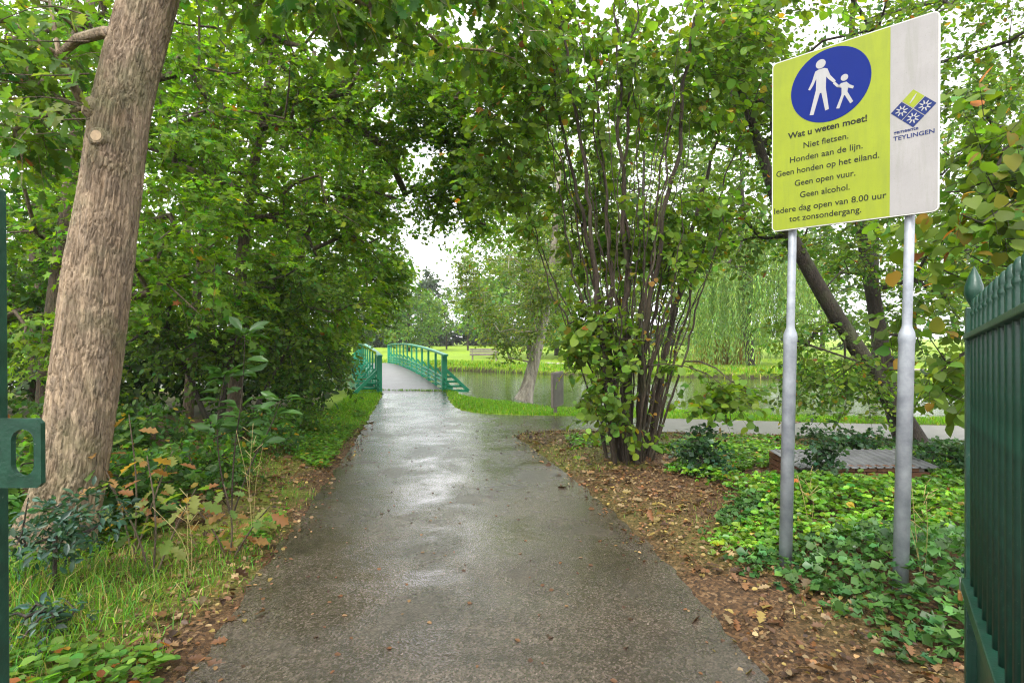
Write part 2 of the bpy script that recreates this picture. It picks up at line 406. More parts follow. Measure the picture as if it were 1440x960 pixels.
# ------------------------------------------------------------------ paths
def sheet(name, outline, z, material, thick=.03):
    o = np.asarray(outline); n = len(o)
    tris = tessellate_polygon([[Vector((a, b, 0)) for a, b in o]])
    V = np.concatenate([np.column_stack([o, np.full(n, z)]), np.column_stack([o, np.full(n, z - thick)])])
    T = np.array(tris)
    a, b, c = V[T[:, 0]], V[T[:, 1]], V[T[:, 2]]
    fl = np.cross(b - a, c - a)[:, 2] < 0; T[fl] = T[fl][:, ::-1]
    i = np.arange(n); j = (i + 1) % n
    m_ = MB(); m_.add(V, [T, np.stack([i, i + n, j + n, j], -1)])
    return tag(m_.build(name, material, smooth=False), kind='structure')
po = densify(pathOutline, .05)
jn = np.array([mnoise.noise(Vector((x * 4, y * 4, 0))) * .05 + mnoise.noise(Vector((x * 15, y * 15, 3))) * .018 for x, y in po])
tn = np.roll(po, -1, 0) - np.roll(po, 1, 0); tn = nrmz(tn); po = po + np.stack([-tn[:, 1], tn[:, 0]], -1) * jn[:, None]
sheet('footpath', po, .004, M_ASPHALT)
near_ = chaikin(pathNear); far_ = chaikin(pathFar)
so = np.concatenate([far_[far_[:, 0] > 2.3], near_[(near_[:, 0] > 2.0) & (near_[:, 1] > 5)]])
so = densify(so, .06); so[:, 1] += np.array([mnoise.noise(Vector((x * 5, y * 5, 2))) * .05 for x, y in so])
M_SIDE = plain('wet_asphalt_sky_sheen', (.27, .25, .235), .38, 0, .6, .35, 4, .004, None, 110)  # asphalt like the main path, paler: reflected sky is put into the base colour
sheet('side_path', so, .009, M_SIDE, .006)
M_PALEPATH = plain('pale_gravel_path', (.42, .38, .30), .8, 0, .3, .3, 3)
tl = np.gradient(lawnPath, axis=0); tl = nrmz(tl); nl = np.stack([-tl[:, 1], tl[:, 0]], -1)
lz = .2
m_ = MB(); LPa = np.concatenate([lawnPath + nl * .7, lawnPath - nl * .7]); k = len(lawnPath); i = np.arange(k - 1)
m_.add(np.column_stack([LPa, gz(LPa[:, 0], LPa[:, 1]) + .05]), [np.stack([i + k, i + k + 1, i + 1, i], -1)])
tag(m_.build('lawn_path', M_PALEPATH), kind='structure')
# water
m_ = MB(); m_.add([(-70, 8, -.30), (60, 8, -.30), (60, 42, -.30), (-70, 42, -.30)], [[[0, 1, 2, 3]]])
tag(m_.build('water', M_WATER), kind='structure')

# ------------------------------------------------------------------ leaves
def T_make(half, mid=None, fold=.10, droop=.12, fan=None):
    """leaf template from the outline of one half (base..tip); fan triangles about a rib point"""
    h = np.array(half, float); k = len(h)
    V = [(fan if fan else .35, 0, 0)]
    for x, y in h: V.append((x, y, fold * abs(y) * 2 - droop * x * x))
    for x, y in h[1:-1][::-1]: V.append((x, -y, fold * abs(y) * 2 - droop * x * x))
    n = len(V) - 1
    F = [(0, 1 + (i + 1) % n, 1 + i) for i in range(n)]
    V = np.array(V); V[0, 2] = -droop * V[0, 0] ** 2
    return V, [np.array(F)]
def T_quad(half, fold=.1, droop=.12):
    (x1, y1), (x2, y2) = half
    V = np.array([(0, 0, 0), (x1, y1, fold * y1 * 2), (x2, y2, fold * y2 * 2 - droop * .5), (1, 0, -droop), (x2, -y2, fold * y2 * 2 - droop * .5), (x1, -y1, fold * y1 * 2)])
    return V, [np.array([(0, 3, 2, 1), (0, 5, 4, 3)])]
T_ROUND = T_make([(0, 0), (-.03, .22), (.2, .45), (.5, .48), (.8, .3), (1, 0)], fan=.4)
T_LIND = T_make([(.03, 0), (-.06, .25), (.12, .46), (.42, .5), (.72, .33), (1.05, 0)], fan=.4)
T_MAPLE = T_make([(0, 0), (-.02, .46), (.22, .25), (.58, .52), (.58, .17), (1, 0)], fan=.22)
T_OAK = T_make([(0, 0), (.2, .13), (.3, .24), (.4, .12), (.55, .3), (.65, .16), (.8, .27), (.88, .12), (1, 0)], fan=.5, fold=.14)
T_OVAL = T_quad([(.3, .33), (.75, .27)])
T_LONG = T_make([(0, 0), (.25, .15), (.6, .2), (.85, .1), (1, 0)], fan=.5, fold=.25, droop=.2)
T_STAR = (np.array([(0, 0, 0), (.0, .42, .06), (.28, .2, .02), (.62, .46, .04), (1, 0, -.12), (.62, -.46, .04), (.28, -.2, .02), (.0, -.42, .06)]), [np.array([(0, 2, 1), (0, 3, 2), (0, 4, 3), (0, 5, 4), (0, 6, 5), (0, 7, 6)])])
T_DIA = (np.array([(0, 0, 0), (.45, .36, .05), (1, 0, -.1), (.45, -.36, .05)]), [np.array([(0, 3, 2, 1)])])
T_NARROW = (np.array([(0, 0, 0), (.45, .12, .0), (1, 0, 0), (.45, -.12, .0)]), [np.array([(0, 3, 2, 1)])])

def put_leaves(mb, T, pos, d, nr, size, col):
    V, Fs = T; N = len(pos)
    if N == 0: return
    d = nrmz(d); nr = nr - d * np.sum(nr * d, -1, keepdims=True); nr = nrmz(nr); s = np.cross(nr, d)
    W = pos[:, None] + size[:, None, None] * (V[None, :, 0, None] * d[:, None] + V[None, :, 1, None] * s[:, None] + V[None, :, 2, None] * nr[:, None])
    off = (np.arange(N) * len(V))[:, None, None]
    mb.add(W.reshape(-1, 3), [(f[None] + off).reshape(-1, f.shape[1]) for f in Fs], np.repeat(col, len(V), 0))

def tint(n, base, rng, var=.22, warm=.25, autumn=0.0, pal=((.35, .20, .03), (.30, .10, .025), (.38, .28, .05)), clus=None):
    b = np.array(base) * np.exp(rng.normal(0, var, (n, 1)))
    w = rng.normal(0, warm, (n, 1)); b = b * np.concatenate([1 + .9 * w, 1 + .15 * w, 1 - .5 * w], 1).clip(.3, 2)
    if clus is not None: b = b * clus[:, None]
    if autumn > 0:
        k = rng.random(n) < autumn; p = np.array(pal)[rng.integers(0, len(pal), n)] * np.exp(rng.normal(0, .25, (n, 1))); b[k] = p[k]
    return b.clip(.004, .9)

def sprays(mb, T, C, D, rng, L=.5, n=11, size=.09, base=(.07, .14, .02), droop=.35, var=.22, warm=.25, autumn=0.0, twig=None, flat=.45, up=.9, pal=None, face=.0):
    """leafy twigs centred on C with direction D"""
    N = len(C)
    if N == 0: return
    D = nrmz(D); t = (np.arange(n) + .5) / n
    tt = t[None, :, None] + rng.normal(0, .04, (N, n, 1))
    Ls = L * rng.uniform(.7, 1.3, (N, 1, 1))
    side = nrmz(np.cross(D, UP) + rng.normal(0, .25, (N, 3)))[:, None]
    pos = C[:, None] + D[:, None] * Ls * (tt - .5) - UP * (.22 * Ls * tt * tt)
    sg = np.where(np.arange(n) % 2, 1., -1.)[None, :, None]
    ld = D[:, None] * .55 + side * sg * rng.uniform(.5, 1.2, (N, n, 1)) - UP * droop + rng.normal(0, flat, (N, n, 3))
    ld = nrmz(ld); pos = pos + ld * (size * .25)
    nr = UP * up + D[:, None] * .35 + rng.normal(0, flat, (N, n, 3)) + np.array([0, -1., 0]) * face
    cb = np.repeat(np.exp(rng.normal(0, .16, N)), n)
    kw = {} if pal is None else dict(pal=pal)
    col = tint(N * n, base, rng, var, warm, autumn, clus=cb, **kw)
    put_leaves(mb, T, pos.reshape(-1, 3), ld.reshape(-1, 3), nr.reshape(-1, 3), (size * rng.uniform(.6, 1.25, N * n) * np.repeat(rng.uniform(.75, 1.25, N), n)), col)
    if twig is not None:
        for i in range(N):
            q = np.array([0, .5, 1])[:, None]; pts = C[i] + D[i] * Ls[i, 0, 0] * (q - .55) - UP * (.22 * Ls[i, 0, 0] * q * q)
            tube(twig, pts, [.004, .003, .0015], 3, cap=False)

def lobe_points(lobes, rng, noise_s=.9, thr=-.1, seed=0):
    """cluster centres in ellipsoids; outward directions. lobe: centre, radii, count"""
    Cs, Ds = [], []
    for c, r, n in lobes:
        c = np.array(c, float); r = np.array(r, float) * np.ones(3)
        k = int(n * 1.7); u = nrmz(rng.normal(0, 1, (k, 3))); q = rng.random((k, 1)) ** .42
        p = c + u * q * r * (1 + .16 * rng.normal(0, 1, (k, 1)))
        v = np.array([mnoise.noise(Vector(x * noise_s) + Vector((seed * 7.3, 0, 0))) for x in p])
        keep = np.where(v + rng.normal(0, .08, k) > thr)[0][:n]
        Cs.append(p[keep]); dd = (p - c) / r; dd = dd * np.array([1, 1, .45]) + rng.normal(0, .3, (k, 3)); Ds.append(nrmz(dd)[keep])
    return np.concatenate(Cs), np.concatenate(Ds)

def grow(start, tips, rng, seg=.4, bow=.08):
    pos = [np.array(p, float) for p in start]; par = [-1] + list(range(len(start) - 1)); ns = len(start)
    plen = [0.0] * ns
    A = np.array(pos); order = np.argsort([np.min(np.linalg.norm(A - t, axis=1)) for t in tips])
    buf = np.zeros((ns + len(tips) * 40, 3)); buf[:ns] = A; pl = np.zeros(len(buf)); n = ns; tipn = []
    for oi in order:
        t = tips[oi]; d = np.linalg.norm(buf[:n] - t, axis=1)
        cost = d + .12 * pl[:n] + .5 * np.maximum(0, buf[:n, 2] - t[2] - .2)
        j = int(np.argmin(cost)); dist = d[j]; k = max(1, min(30, int(dist / seg))); prev = j; a = buf[j].copy()
        sidev = rng.normal(0, .05 * dist, 3)
        for q in range(1, k + 1):
            f = q / k; p = a + (t - a) * f + UP * math.sin(math.pi * f) * bow * dist + sidev * math.sin(math.pi * f) + (rng.normal(0, .03 * seg, 3) if q < k else 0)
            buf[n] = p; pl[n] = pl[prev] + np.linalg.norm(p - buf[prev]); par.append(prev); prev = n; n += 1
        tipn.append(prev)
    return buf[:n], np.array(par), tipn, ns

def limbs(mb, start, srad, tips, rng, r0=.008, seg=.4, bow=.08, power=.5, sides=6):
    """branches that grow from the trunk polyline to the tips, tapered by what they carry"""
    pos, par, tipn, ns = grow(start, tips, rng, seg, bow)
    w = np.zeros(len(pos)); w[tipn] = 1
    kids = [[] for _ in pos]
    for i in range(len(pos) - 1, 0, -1):
        if par[i] >= 0: w[par[i]] += w[i]; kids[par[i]].append(i)
    r = r0 * np.maximum(w, .4) ** power
    seen = set()
    for i in range(len(pos)):
        for c in kids[i]:
            if c < ns or c in seen: continue
            if i >= ns and max(kids[i], key=lambda z: w[z]) == c: continue     # continued by its own chain
            ch = [i, c]; seen.add(c)
            while kids[ch[-1]]:
                nx_ = max(kids[ch[-1]], key=lambda z: w[z]); ch.append(nx_); seen.add(nx_)
            rr = r[ch].copy(); rr[0] = rr[1] * 1.15
            lim = srad[min(i, ns - 1)] * .75 if i < ns else 9
            rr = np.minimum(rr, lim); rr[-1] = .003
            tube(mb, pos[ch], rr, sides if rr[1] > .012 else 4, cap=False)
    return pos

def poly_sub(pts, rad, k=5):
    p = chaikin(np.column_stack([np.array(pts, float), rad]), 2); return p[:, :3], p[:, 3]

def tree(name, label, trunks, lobes, barkm, T, base, size=.09, L=.5, n=11, seed=1, tips=90, r0=.009, droop=.35, autumn=0., noise_s=.9, thr=-.12, leafm=None, sides=12, twigs=True, var=.22, warm=.25, group=None, cat='tree', flat=.45, bow=.08, start_from=.35, pal=None, extra=None, face=0.):
    rng = np.random.default_rng(seed)
    b = trunks[0][0][0]
    root = empty(name, (b[0], b[1], b[2]), label, cat, group)
    C, D = lobe_points(lobes, rng, noise_s, thr, seed)
    ti = rng.choice(len(C), min(tips, len(C)), replace=False)
    T_all = C[ti]
    tp = [poly_sub(p, r) for p, r in trunks]
    own = np.argmin(np.stack([np.min(np.linalg.norm(p[None, int(len(p) * start_from):] - T_all[:, None], axis=2), axis=1) for p, r in tp]), 0)
    for k, (p, r) in enumerate(tp):
        m_ = MB(); tube(m_, p, r, sides)
        s0 = int(len(p) * start_from)
        sel = T_all[own == k]
        if len(sel): limbs(m_, p[s0:], r[s0:], sel, rng, r0, bow=bow)
        if k == 0 and twigs: tw = m_
        if k == 0 and extra: extra(m_, rng)
        if not (k == 0 and twigs): m_.build('trunk', barkm, root)
    cm = MB(); sprays(cm, T, C, D, rng, L, n, size, base, droop, var, warm, autumn, tw if twigs else None, flat, pal=pal, face=face)
    if twigs: tw.build('trunk', barkm, root)
    cm.build('crown', leafm or M_LEAF, root, kind='stuff')
    return root

def leaf_objects(root, T, pos, d, nr, size, colours, material, name='leaf', seed=1, rim=None):
    """single leaves as parts: a few shared meshes, one object each"""
    rng = np.random.default_rng(seed); ms = []
    for c in colours:
        V, F_ = T; m_ = MB(); cc = np.repeat(np.array([c], float), len(V), 0)
        if rim is not None: cc[1:] = np.array(rim) * rng.uniform(.7, 1.2, (len(V) - 1, 1)) * .75 + cc[1:] * .25
        m_.add(V, F_, cc); me = m_.mesh(name); me.materials.append(material); ms.append(me)
    d = nrmz(d); nr = nrmz(nr - d * np.sum(nr * d, -1, keepdims=True)); s = np.cross(nr, d)
    rl = Vector(root.location)
    for i in range(len(pos)):
        o = bpy.data.objects.new(name, ms[rng.integers(len(ms))]); COL.objects.link(o); o.parent = root
        M = Matrix(((d[i][0], s[i][0], nr[i][0], 0), (d[i][1], s[i][1], nr[i][1], 0), (d[i][2], s[i][2], nr[i][2], 0), (0, 0, 0, 1)))
        o.matrix_local = Matrix.Translation(Vector(pos[i]) - rl) @ M @ Matrix.Scale(float(size[i]), 4)

#%%TREES
# ------------------------------------------------------------------ the big oak beside the path
def oak():
    d0 = 3.86
    prof = [(48, 800, 150), (66, 768, 118), (90, 715, 112), (104, 650, 106), (112, 600, 104), (122, 520, 104), (133, 440, 103), (141, 380, 103), (151, 300, 95), (161, 220, 93), (172, 150, 92), (190, 80, 91), (211, 0, 91), (235, -90, 88), (262, -200, 84), (285, -330, 76), (300, -480, 60)]
    pts = np.array([P(x, y, d0 + .05 * k / 4) for k, (x, y, w) in enumerate(prof)]); rad = np.array([w / 2 * d0 / F_PX * .80 for _, _, w in prof])
    pts[0][2] = gz1(pts[0][0], pts[0][1]) - .12
    dense = chaikin(np.column_stack([pts, rad]), 3)
    s = np.concatenate([[0], np.cumsum(np.linalg.norm(np.diff(dense[:, :3], axis=0), axis=1))])
    step = np.concatenate([np.arange(0, 4.4, .010), np.arange(4.4, s[-1], .08)])
    p = np.column_stack([np.interp(step, s, dense[:, k]) for k in range(4)])
    nS = 210; ang = np.arange(nS) / nS * 2 * math.pi
    root = empty('oak_tree', tuple(pts[0]), 'tall leaning oak with deeply furrowed grey-brown bark and cut branch stubs', 'tree')
    C = np.zeros((len(p), nS, 3)); rr = np.zeros((len(p), nS))
    for i in range(len(p)):
        z = step[i]
        for j in range(nS):
            a = ang[j]; cx, cyy = math.cos(a) * p[i, 3], math.sin(a) * p[i, 3]
            rz = p[i, 3]
            if z < 4.6:
                wob = mnoise.noise(Vector((cx * 5, cyy * 5, z * 1.4))) * .02
                q = Vector((cx * 54 + wob * 60, cyy * 54 + wob * 50, z * 5.6 + 1.9 * mnoise.noise(Vector((cx * 9, cyy * 9, z * 4)))))
                dist = mnoise.voronoi(q)[0]; e = min(.42, dist[1] - dist[0])
                fine = mnoise.noise(Vector((cx * 90, cyy * 90, z * 38)))
                rz += .058 * (min(e, .25) - .17) * (.75 + .5 * mnoise.noise(Vector((cx * 6, cyy * 6, z * 2.2 + 5)))) + .003 * fine + mnoise.noise(Vector((cx * 3, cyy * 3, z * 1.1))) * .018
                if z < .7: rz += (.7 - z) ** 2 * .22 * max(0, math.sin(a * 5 + 1.0))
            rr[i, j] = rz
    V = p[:, None, :3] + rr[..., None] * np.stack([np.cos(ang), np.sin(ang), 0 * ang], -1)[None]
    m_ = MB(); i = np.arange(len(p) - 1)[:, None] * nS; j = np.arange(nS)[None]; k = (j + 1) % nS
    m_.add(V.reshape(-1, 3), [np.stack([i + j, i + k, i + nS + k, i + nS + j], -1).reshape(-1, 4)])
    rng = np.random.default_rng(3)
    # crown: boughs above, and leaves that hang into the top of the picture
    lobes = [(P(600, -20, 5.0), (1.15, 1.0, .42), 95), (P(470, -10, 4.6), (.9, .8, .36), 60), (P(690, 20, 5.6), (.7, .8, .5), 55), (P(330, -60, 4.6), (.9, .7, .45), 45),
             (P(40, 90, 4.6), (.62, .5, .72), 62), (P(50, 190, 4.4), (.45, .4, .3), 22), (P(700, -230, 5.5), (2.2, 1.8, .9), 26), (P(250, -330, 4.5), (2.0, 2.2, 1.1), 36), (P(60, -160, 4.2), (1.6, 1.4, .9), 30)]
    Cc, D = lobe_points(lobes, rng, 1.2, -.2, 2)
    tips = Cc[rng.choice(len(Cc), 110, replace=False)]
    start = np.column_stack([np.interp(np.arange(3.7, s[-1], .25), s, dense[:, q]) for q in range(4)])
    limbs(m_, start[:, :3], start[:, 3], tips, rng, .008, .3)
    cm = MB(); sprays(cm, T_OAK, Cc, D, rng, .42, 11, .125, (.10, .18, .025), .55, autumn=.012, twig=m_, flat=.5)
    m_.build('trunk', M_OAKBARK, root)
    cm.build('crown', M_LEAF, root, kind='stuff')
    # stubs of sawn branches
    for (px, py, rad_, dx) in ((163, 207, .046, (.08, -1.0, .03)), (169, 166, .05, (-.69, -.72, .12))):
        dv = nrmz(np.array(dx)); b = MB(); c0 = P(px, py, d0 + .12) + dv * .17
        tube(b, [c0 - dv * .08, c0, c0 + dv * .022, c0 + dv * .034], [rad_ * 2.3, rad_ * 1.6, rad_ * 1.25, rad_ * 1.05], 14)
        st = b.build('branch_stub', M_OAKBARK, root, smooth=False)
        b = MB(); tube(b, [c0 + dv * .030, c0 + dv * .036], [rad_ * .8, rad_ * .76], 14); cf = b.build('cut_face', M_CUT, smooth=False); cf.parent = st; cf.matrix_parent_inverse = st.matrix_local.inverted()
        cf.matrix_parent_inverse = Matrix.Translation(-Vector(root.location)).inverted() @ Matrix.Translation(-Vector(root.location))
    # single leaves on the thin shoots left of the trunk
    k = 70; tpos = np.array([P(rng.uniform(5, 125), 0, 1) for _ in range(1)])
    pos = np.array([P(rng.uniform(8, 118), rng.choice([150, 168, 105, 60, 25]) + rng.normal(0, 16), rng.uniform(3.55, 3.9)) for _ in range(k)])
    leaf_objects(root, T_OAK, pos, rng.normal(0, 1, (k, 3)) * .7 + np.array([-.6, 0, -.35]), rng.normal(0, .5, (k, 3)) + np.array([0, -.6, .7]), rng.uniform(.085, .14, k), [(.085, .17, .03), (.11, .2, .045), (.07, .14, .03), (.15, .19, .05)], M_LEAF, seed=4)
    sh = MB()
    for yy in (150, 168, 105, 60, 25):
        a = P(128, yy, 3.8); e = P(5, yy + rng.normal(0, 18), 3.7); mid = (a + e) / 2 + np.array([0, 0, rng.normal(.03, .03)])
        tube(sh, chaikin([a, mid, e], 2), [.006] * 3 + [.005] * 3 + [.003] * (len(chaikin([a, mid, e], 2)) - 6), 5)
    sh.build('shoots', M_MAPLEBARK, root)
oak()

# ------------------------------------------------------------------ trees and shrubs left of the path
MG = (.125, .225, .020)
def tk(*pts): return [np.array(p, float) for p in pts]
def base_pt(x, y): return (x, y, gz1(x, y) - .1)

tree('maple_tree', 'dense green maple filling the verge just behind the leaning oak',
     [(tk(base_pt(-6.1, 7.4), (-6.0, 7.4, 1.5), (-5.8, 7.5, 3.5), (-5.6, 7.6, 6)), [.13, .11, .09, .05])],
     [(P(60, 330, 7.2), (1.7, 1.2, 1.5), 210), (P(260, 180, 7.2), (1.6, 1.3, 1.2), 230), (P(250, 360, 6.6), (1.2, .9, 1.0), 170), (P(120, 80, 7.4), (2.0, 1.5, 1.3), 200), (P(90, 480, 7.0), (1.5, .9, .6), 120), (P(220, -60, 7.4), (2.4, 1.8, 1.2), 70)],
     M_MAPLEBARK, T_MAPLE, MG, .085, .5, 14, 21, 170, .012, thr=-.14, autumn=.008, flat=.34, noise_s=1.2)
tree('maple_tree', 'spreading field maple with thin trunk between oak and bridge, branches over path',
     [(tk(base_pt(-4.5, 9.2), (-4.45, 9.2, 1.6), (-4.2, 9.0, 3.6), (-3.6, 8.9, 6.5)), [.12, .1, .08, .05]), (tk(base_pt(-5.6, 9.8), (-5.4, 9.7, 2), (-5.0, 9.5, 4.6)), [.09, .07, .04])],
     [(P(400, 300, 8.6), (1.5, 1.2, 1.2), 250), (P(470, 160, 9.0), (1.7, 1.4, 1.1), 260), (P(380, 60, 8.4), (1.8, 1.5, 1.0), 200), (P(510, 330, 9.6), (.85, .9, .95), 150), (P(580, 200, 9.2), (.75, .8, .7), 100), (P(420, 430, 8.8), (1.3, .9, .7), 150), (P(560, 80, 8.8), (1.2, 1.2, .8), 150), (P(640, 190, 9.6), (.8, .9, .65), 130), (P(620, 110, 9.2), (.9, .9, .6), 120), (P(640, 250, 10.4), (.85, .8, .5), 160), (P(612, 285, 11), (.6, .7, .5), 110), (P(590, 220, 10), (.6, .7, .5), 90), (P(670, 300, 11.5), (.7, .7, .45), 80), (P(690, 150, 9.8), (.8, .8, .8), 110), (P(480, -60, 9), (2.6, 2, 1.2), 70)],
     M_MAPLEBARK, T_STAR, (.14, .24, .020), .082, .5, 15, 22, 230, .012, thr=-.13, autumn=.006, flat=.34, noise_s=1.2)
tree('maple_tree', 'tall green maple at the near end of the green bridge',
     [(tk(base_pt(-5.0, 13.2), (-5.0, 13.2, 2), (-4.8, 13, 4), (-4.5, 13, 8)), [.15, .12, .1, .05])],
     [(P(500, 330, 13), (1.3, 1.3, 1.7), 200), (P(545, 390, 13.2), (.55, .8, .8), 90), (P(450, 430, 12.4), (1.6, 1.2, 1.1), 200), (P(540, 260, 13), (.8, 1.0, .9), 110), (P(480, 180, 13.4), (1.8, 1.5, 1.3), 150), (P(452, 470, 13), (.8, .8, .55), 90), (P(400, 300, 13.5), (2.2, 1.3, 2.2), 160)],
     M_MAPLEBARK, T_STAR, (.13, .225, .022), .10, .55, 15, 23, 150, .012, thr=-.12, flat=.34)
tree('hawthorn_shrub', 'dark tangled shrub below the maples, behind the glossy sapling',
     [(tk(base_pt(-3.9, 7.6), (-3.9, 7.6, .6), (-3.7, 7.6, 1.6)), [.05, .04, .02]), (tk(base_pt(-4.0, 7.7), (-4.3, 7.7, .8), (-4.6, 7.6, 1.7)), [.04, .03, .02]), (tk(base_pt(-3.8, 7.8), (-3.5, 8.0, .7), (-3.2, 8.2, 1.4)), [.04, .03, .015])],
     [(P(330, 470, 7.8), (1.1, .8, .6), 130), (P(420, 500, 8.8), (.95, .8, .5), 110), (P(250, 480, 7.4), (1.0, .7, .6), 110), (P(390, 420, 8.0), (1.0, .8, .6), 100)],
     M_BARK, T_OVAL, (.08, .145, .02), .075, .45, 13, 24, 60, thr=-.25, cat='shrub')
tree('privet_shrub', 'loose green shrub leaning over the path edge near the bridge',
     [(tk(base_pt(-3.9, 11.6), (-3.8, 11.6, .5), (-3.6, 11.6, 1.2)), [.04, .03, .015]), (tk(base_pt(-4.1, 11.8), (-4.3, 11.8, .6), (-4.6, 11.8, 1.4)), [.04, .03, .015])],
     [(P(430, 525, 11.4), (.75, .7, .5), 110), (P(452, 495, 12.0), (.6, .7, .5), 80), (P(420, 540, 10.6), (.7, .6, .3), 70)],
     M_BARK, T_OVAL, (.07, .15, .025), .07, .4, 13, 25, 50, thr=-.25, cat='shrub')
tree('elder_shrub', 'pale grey-green bush growing against the outer side of the bridge railing',
     [(tk(base_pt(-4.9, 16.2), (-4.9, 16.2, .8), (-4.7, 16.2, 2)), [.06, .05, .03])],
     [(P(505, 440, 16.4), (1.0, .8, .85), 120), (P(545, 430, 17), (.6, .6, .8), 70), (P(478, 515, 15.5), (.45, .5, .5), 50), (P(520, 390, 17), (.8, .7, .6), 60)],
     M_BARK, T_OVAL, (.10, .15, .06), .09, .45, 13, 26, 60, thr=-.2, cat='shrub')
tree('beech_tree', 'tall tree with thick foliage deep behind the roadside maples',
     [(tk(base_pt(-10, 12), (-10, 12, 3), (-9.8, 12, 7)), [.2, .17, .1])],
     [(P(60, 200, 11.5), (3.0, 1.5, 2.6), 260), (P(280, 250, 12.5), (2.8, 1.5, 2.6), 260), (P(150, 420, 11), (3.2, 1.3, 1.5), 240), (P(150, 0, 12), (3.5, 2, 2), 200), (P(300, 70, 13), (2.8, 1.5, 1.8), 200), (P(430, 120, 14), (2.2, 1.5, 1.8), 150), (P(330, 430, 11.5), (2.0, 1.2, 1.2), 130)],
     M_MAPLEBARK, T_OVAL, (.11, .19, .018), .15, .7, 12, 27, 90, thr=-.3)
tree('beech_tree', 'far tree closing the gap behind the maples, left of the pond arm',
     [(tk(base_pt(-12, 21), (-12, 21, 3), (-12, 21, 9)), [.2, .17, .1])],
     [(P(330, 300, 20), (3.5, 2, 4.0), 240), (P(440, 330, 21), (2.6, 2, 3.6), 220), (P(180, 380, 19), (5, 2, 3), 240), (P(460, 200, 21), (2.5, 2, 3), 140), (P(20, 380, 18), (4, 2, 3.5), 160)],
     M_MAPLEBARK, T_DIA, (.11, .19, .022), .24, 1.0, 12, 28, 60, thr=-.3, twigs=False)
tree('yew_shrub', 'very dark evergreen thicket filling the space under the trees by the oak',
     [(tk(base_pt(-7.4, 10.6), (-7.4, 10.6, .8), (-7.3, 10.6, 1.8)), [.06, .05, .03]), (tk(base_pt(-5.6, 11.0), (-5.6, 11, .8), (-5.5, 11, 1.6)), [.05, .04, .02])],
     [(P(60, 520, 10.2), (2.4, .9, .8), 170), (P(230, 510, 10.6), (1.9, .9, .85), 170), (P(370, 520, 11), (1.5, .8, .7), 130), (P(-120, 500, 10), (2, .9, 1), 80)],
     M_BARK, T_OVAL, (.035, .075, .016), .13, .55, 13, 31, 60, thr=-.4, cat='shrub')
# young trunk left of the oak
tree('young_maple', 'slim brown-stemmed young maple left of the oak trunk',
     [(tk((*G(48, 590)[:1], G(48, 590)[1], -.05), P(50, 480, 9.8), P(58, 380, 9.6), P(70, 200, 9.4)), [.085, .075, .06, .03])],
     [(P(60, 330, 8.2), (1.0, .7, 1.0), 90), (P(45, 430, 8.4), (.8, .6, .5), 60)], M_MAPLEBARK, T_STAR, (.06, .13, .02), .1, .45, 11, 29, 30, cat='tree')

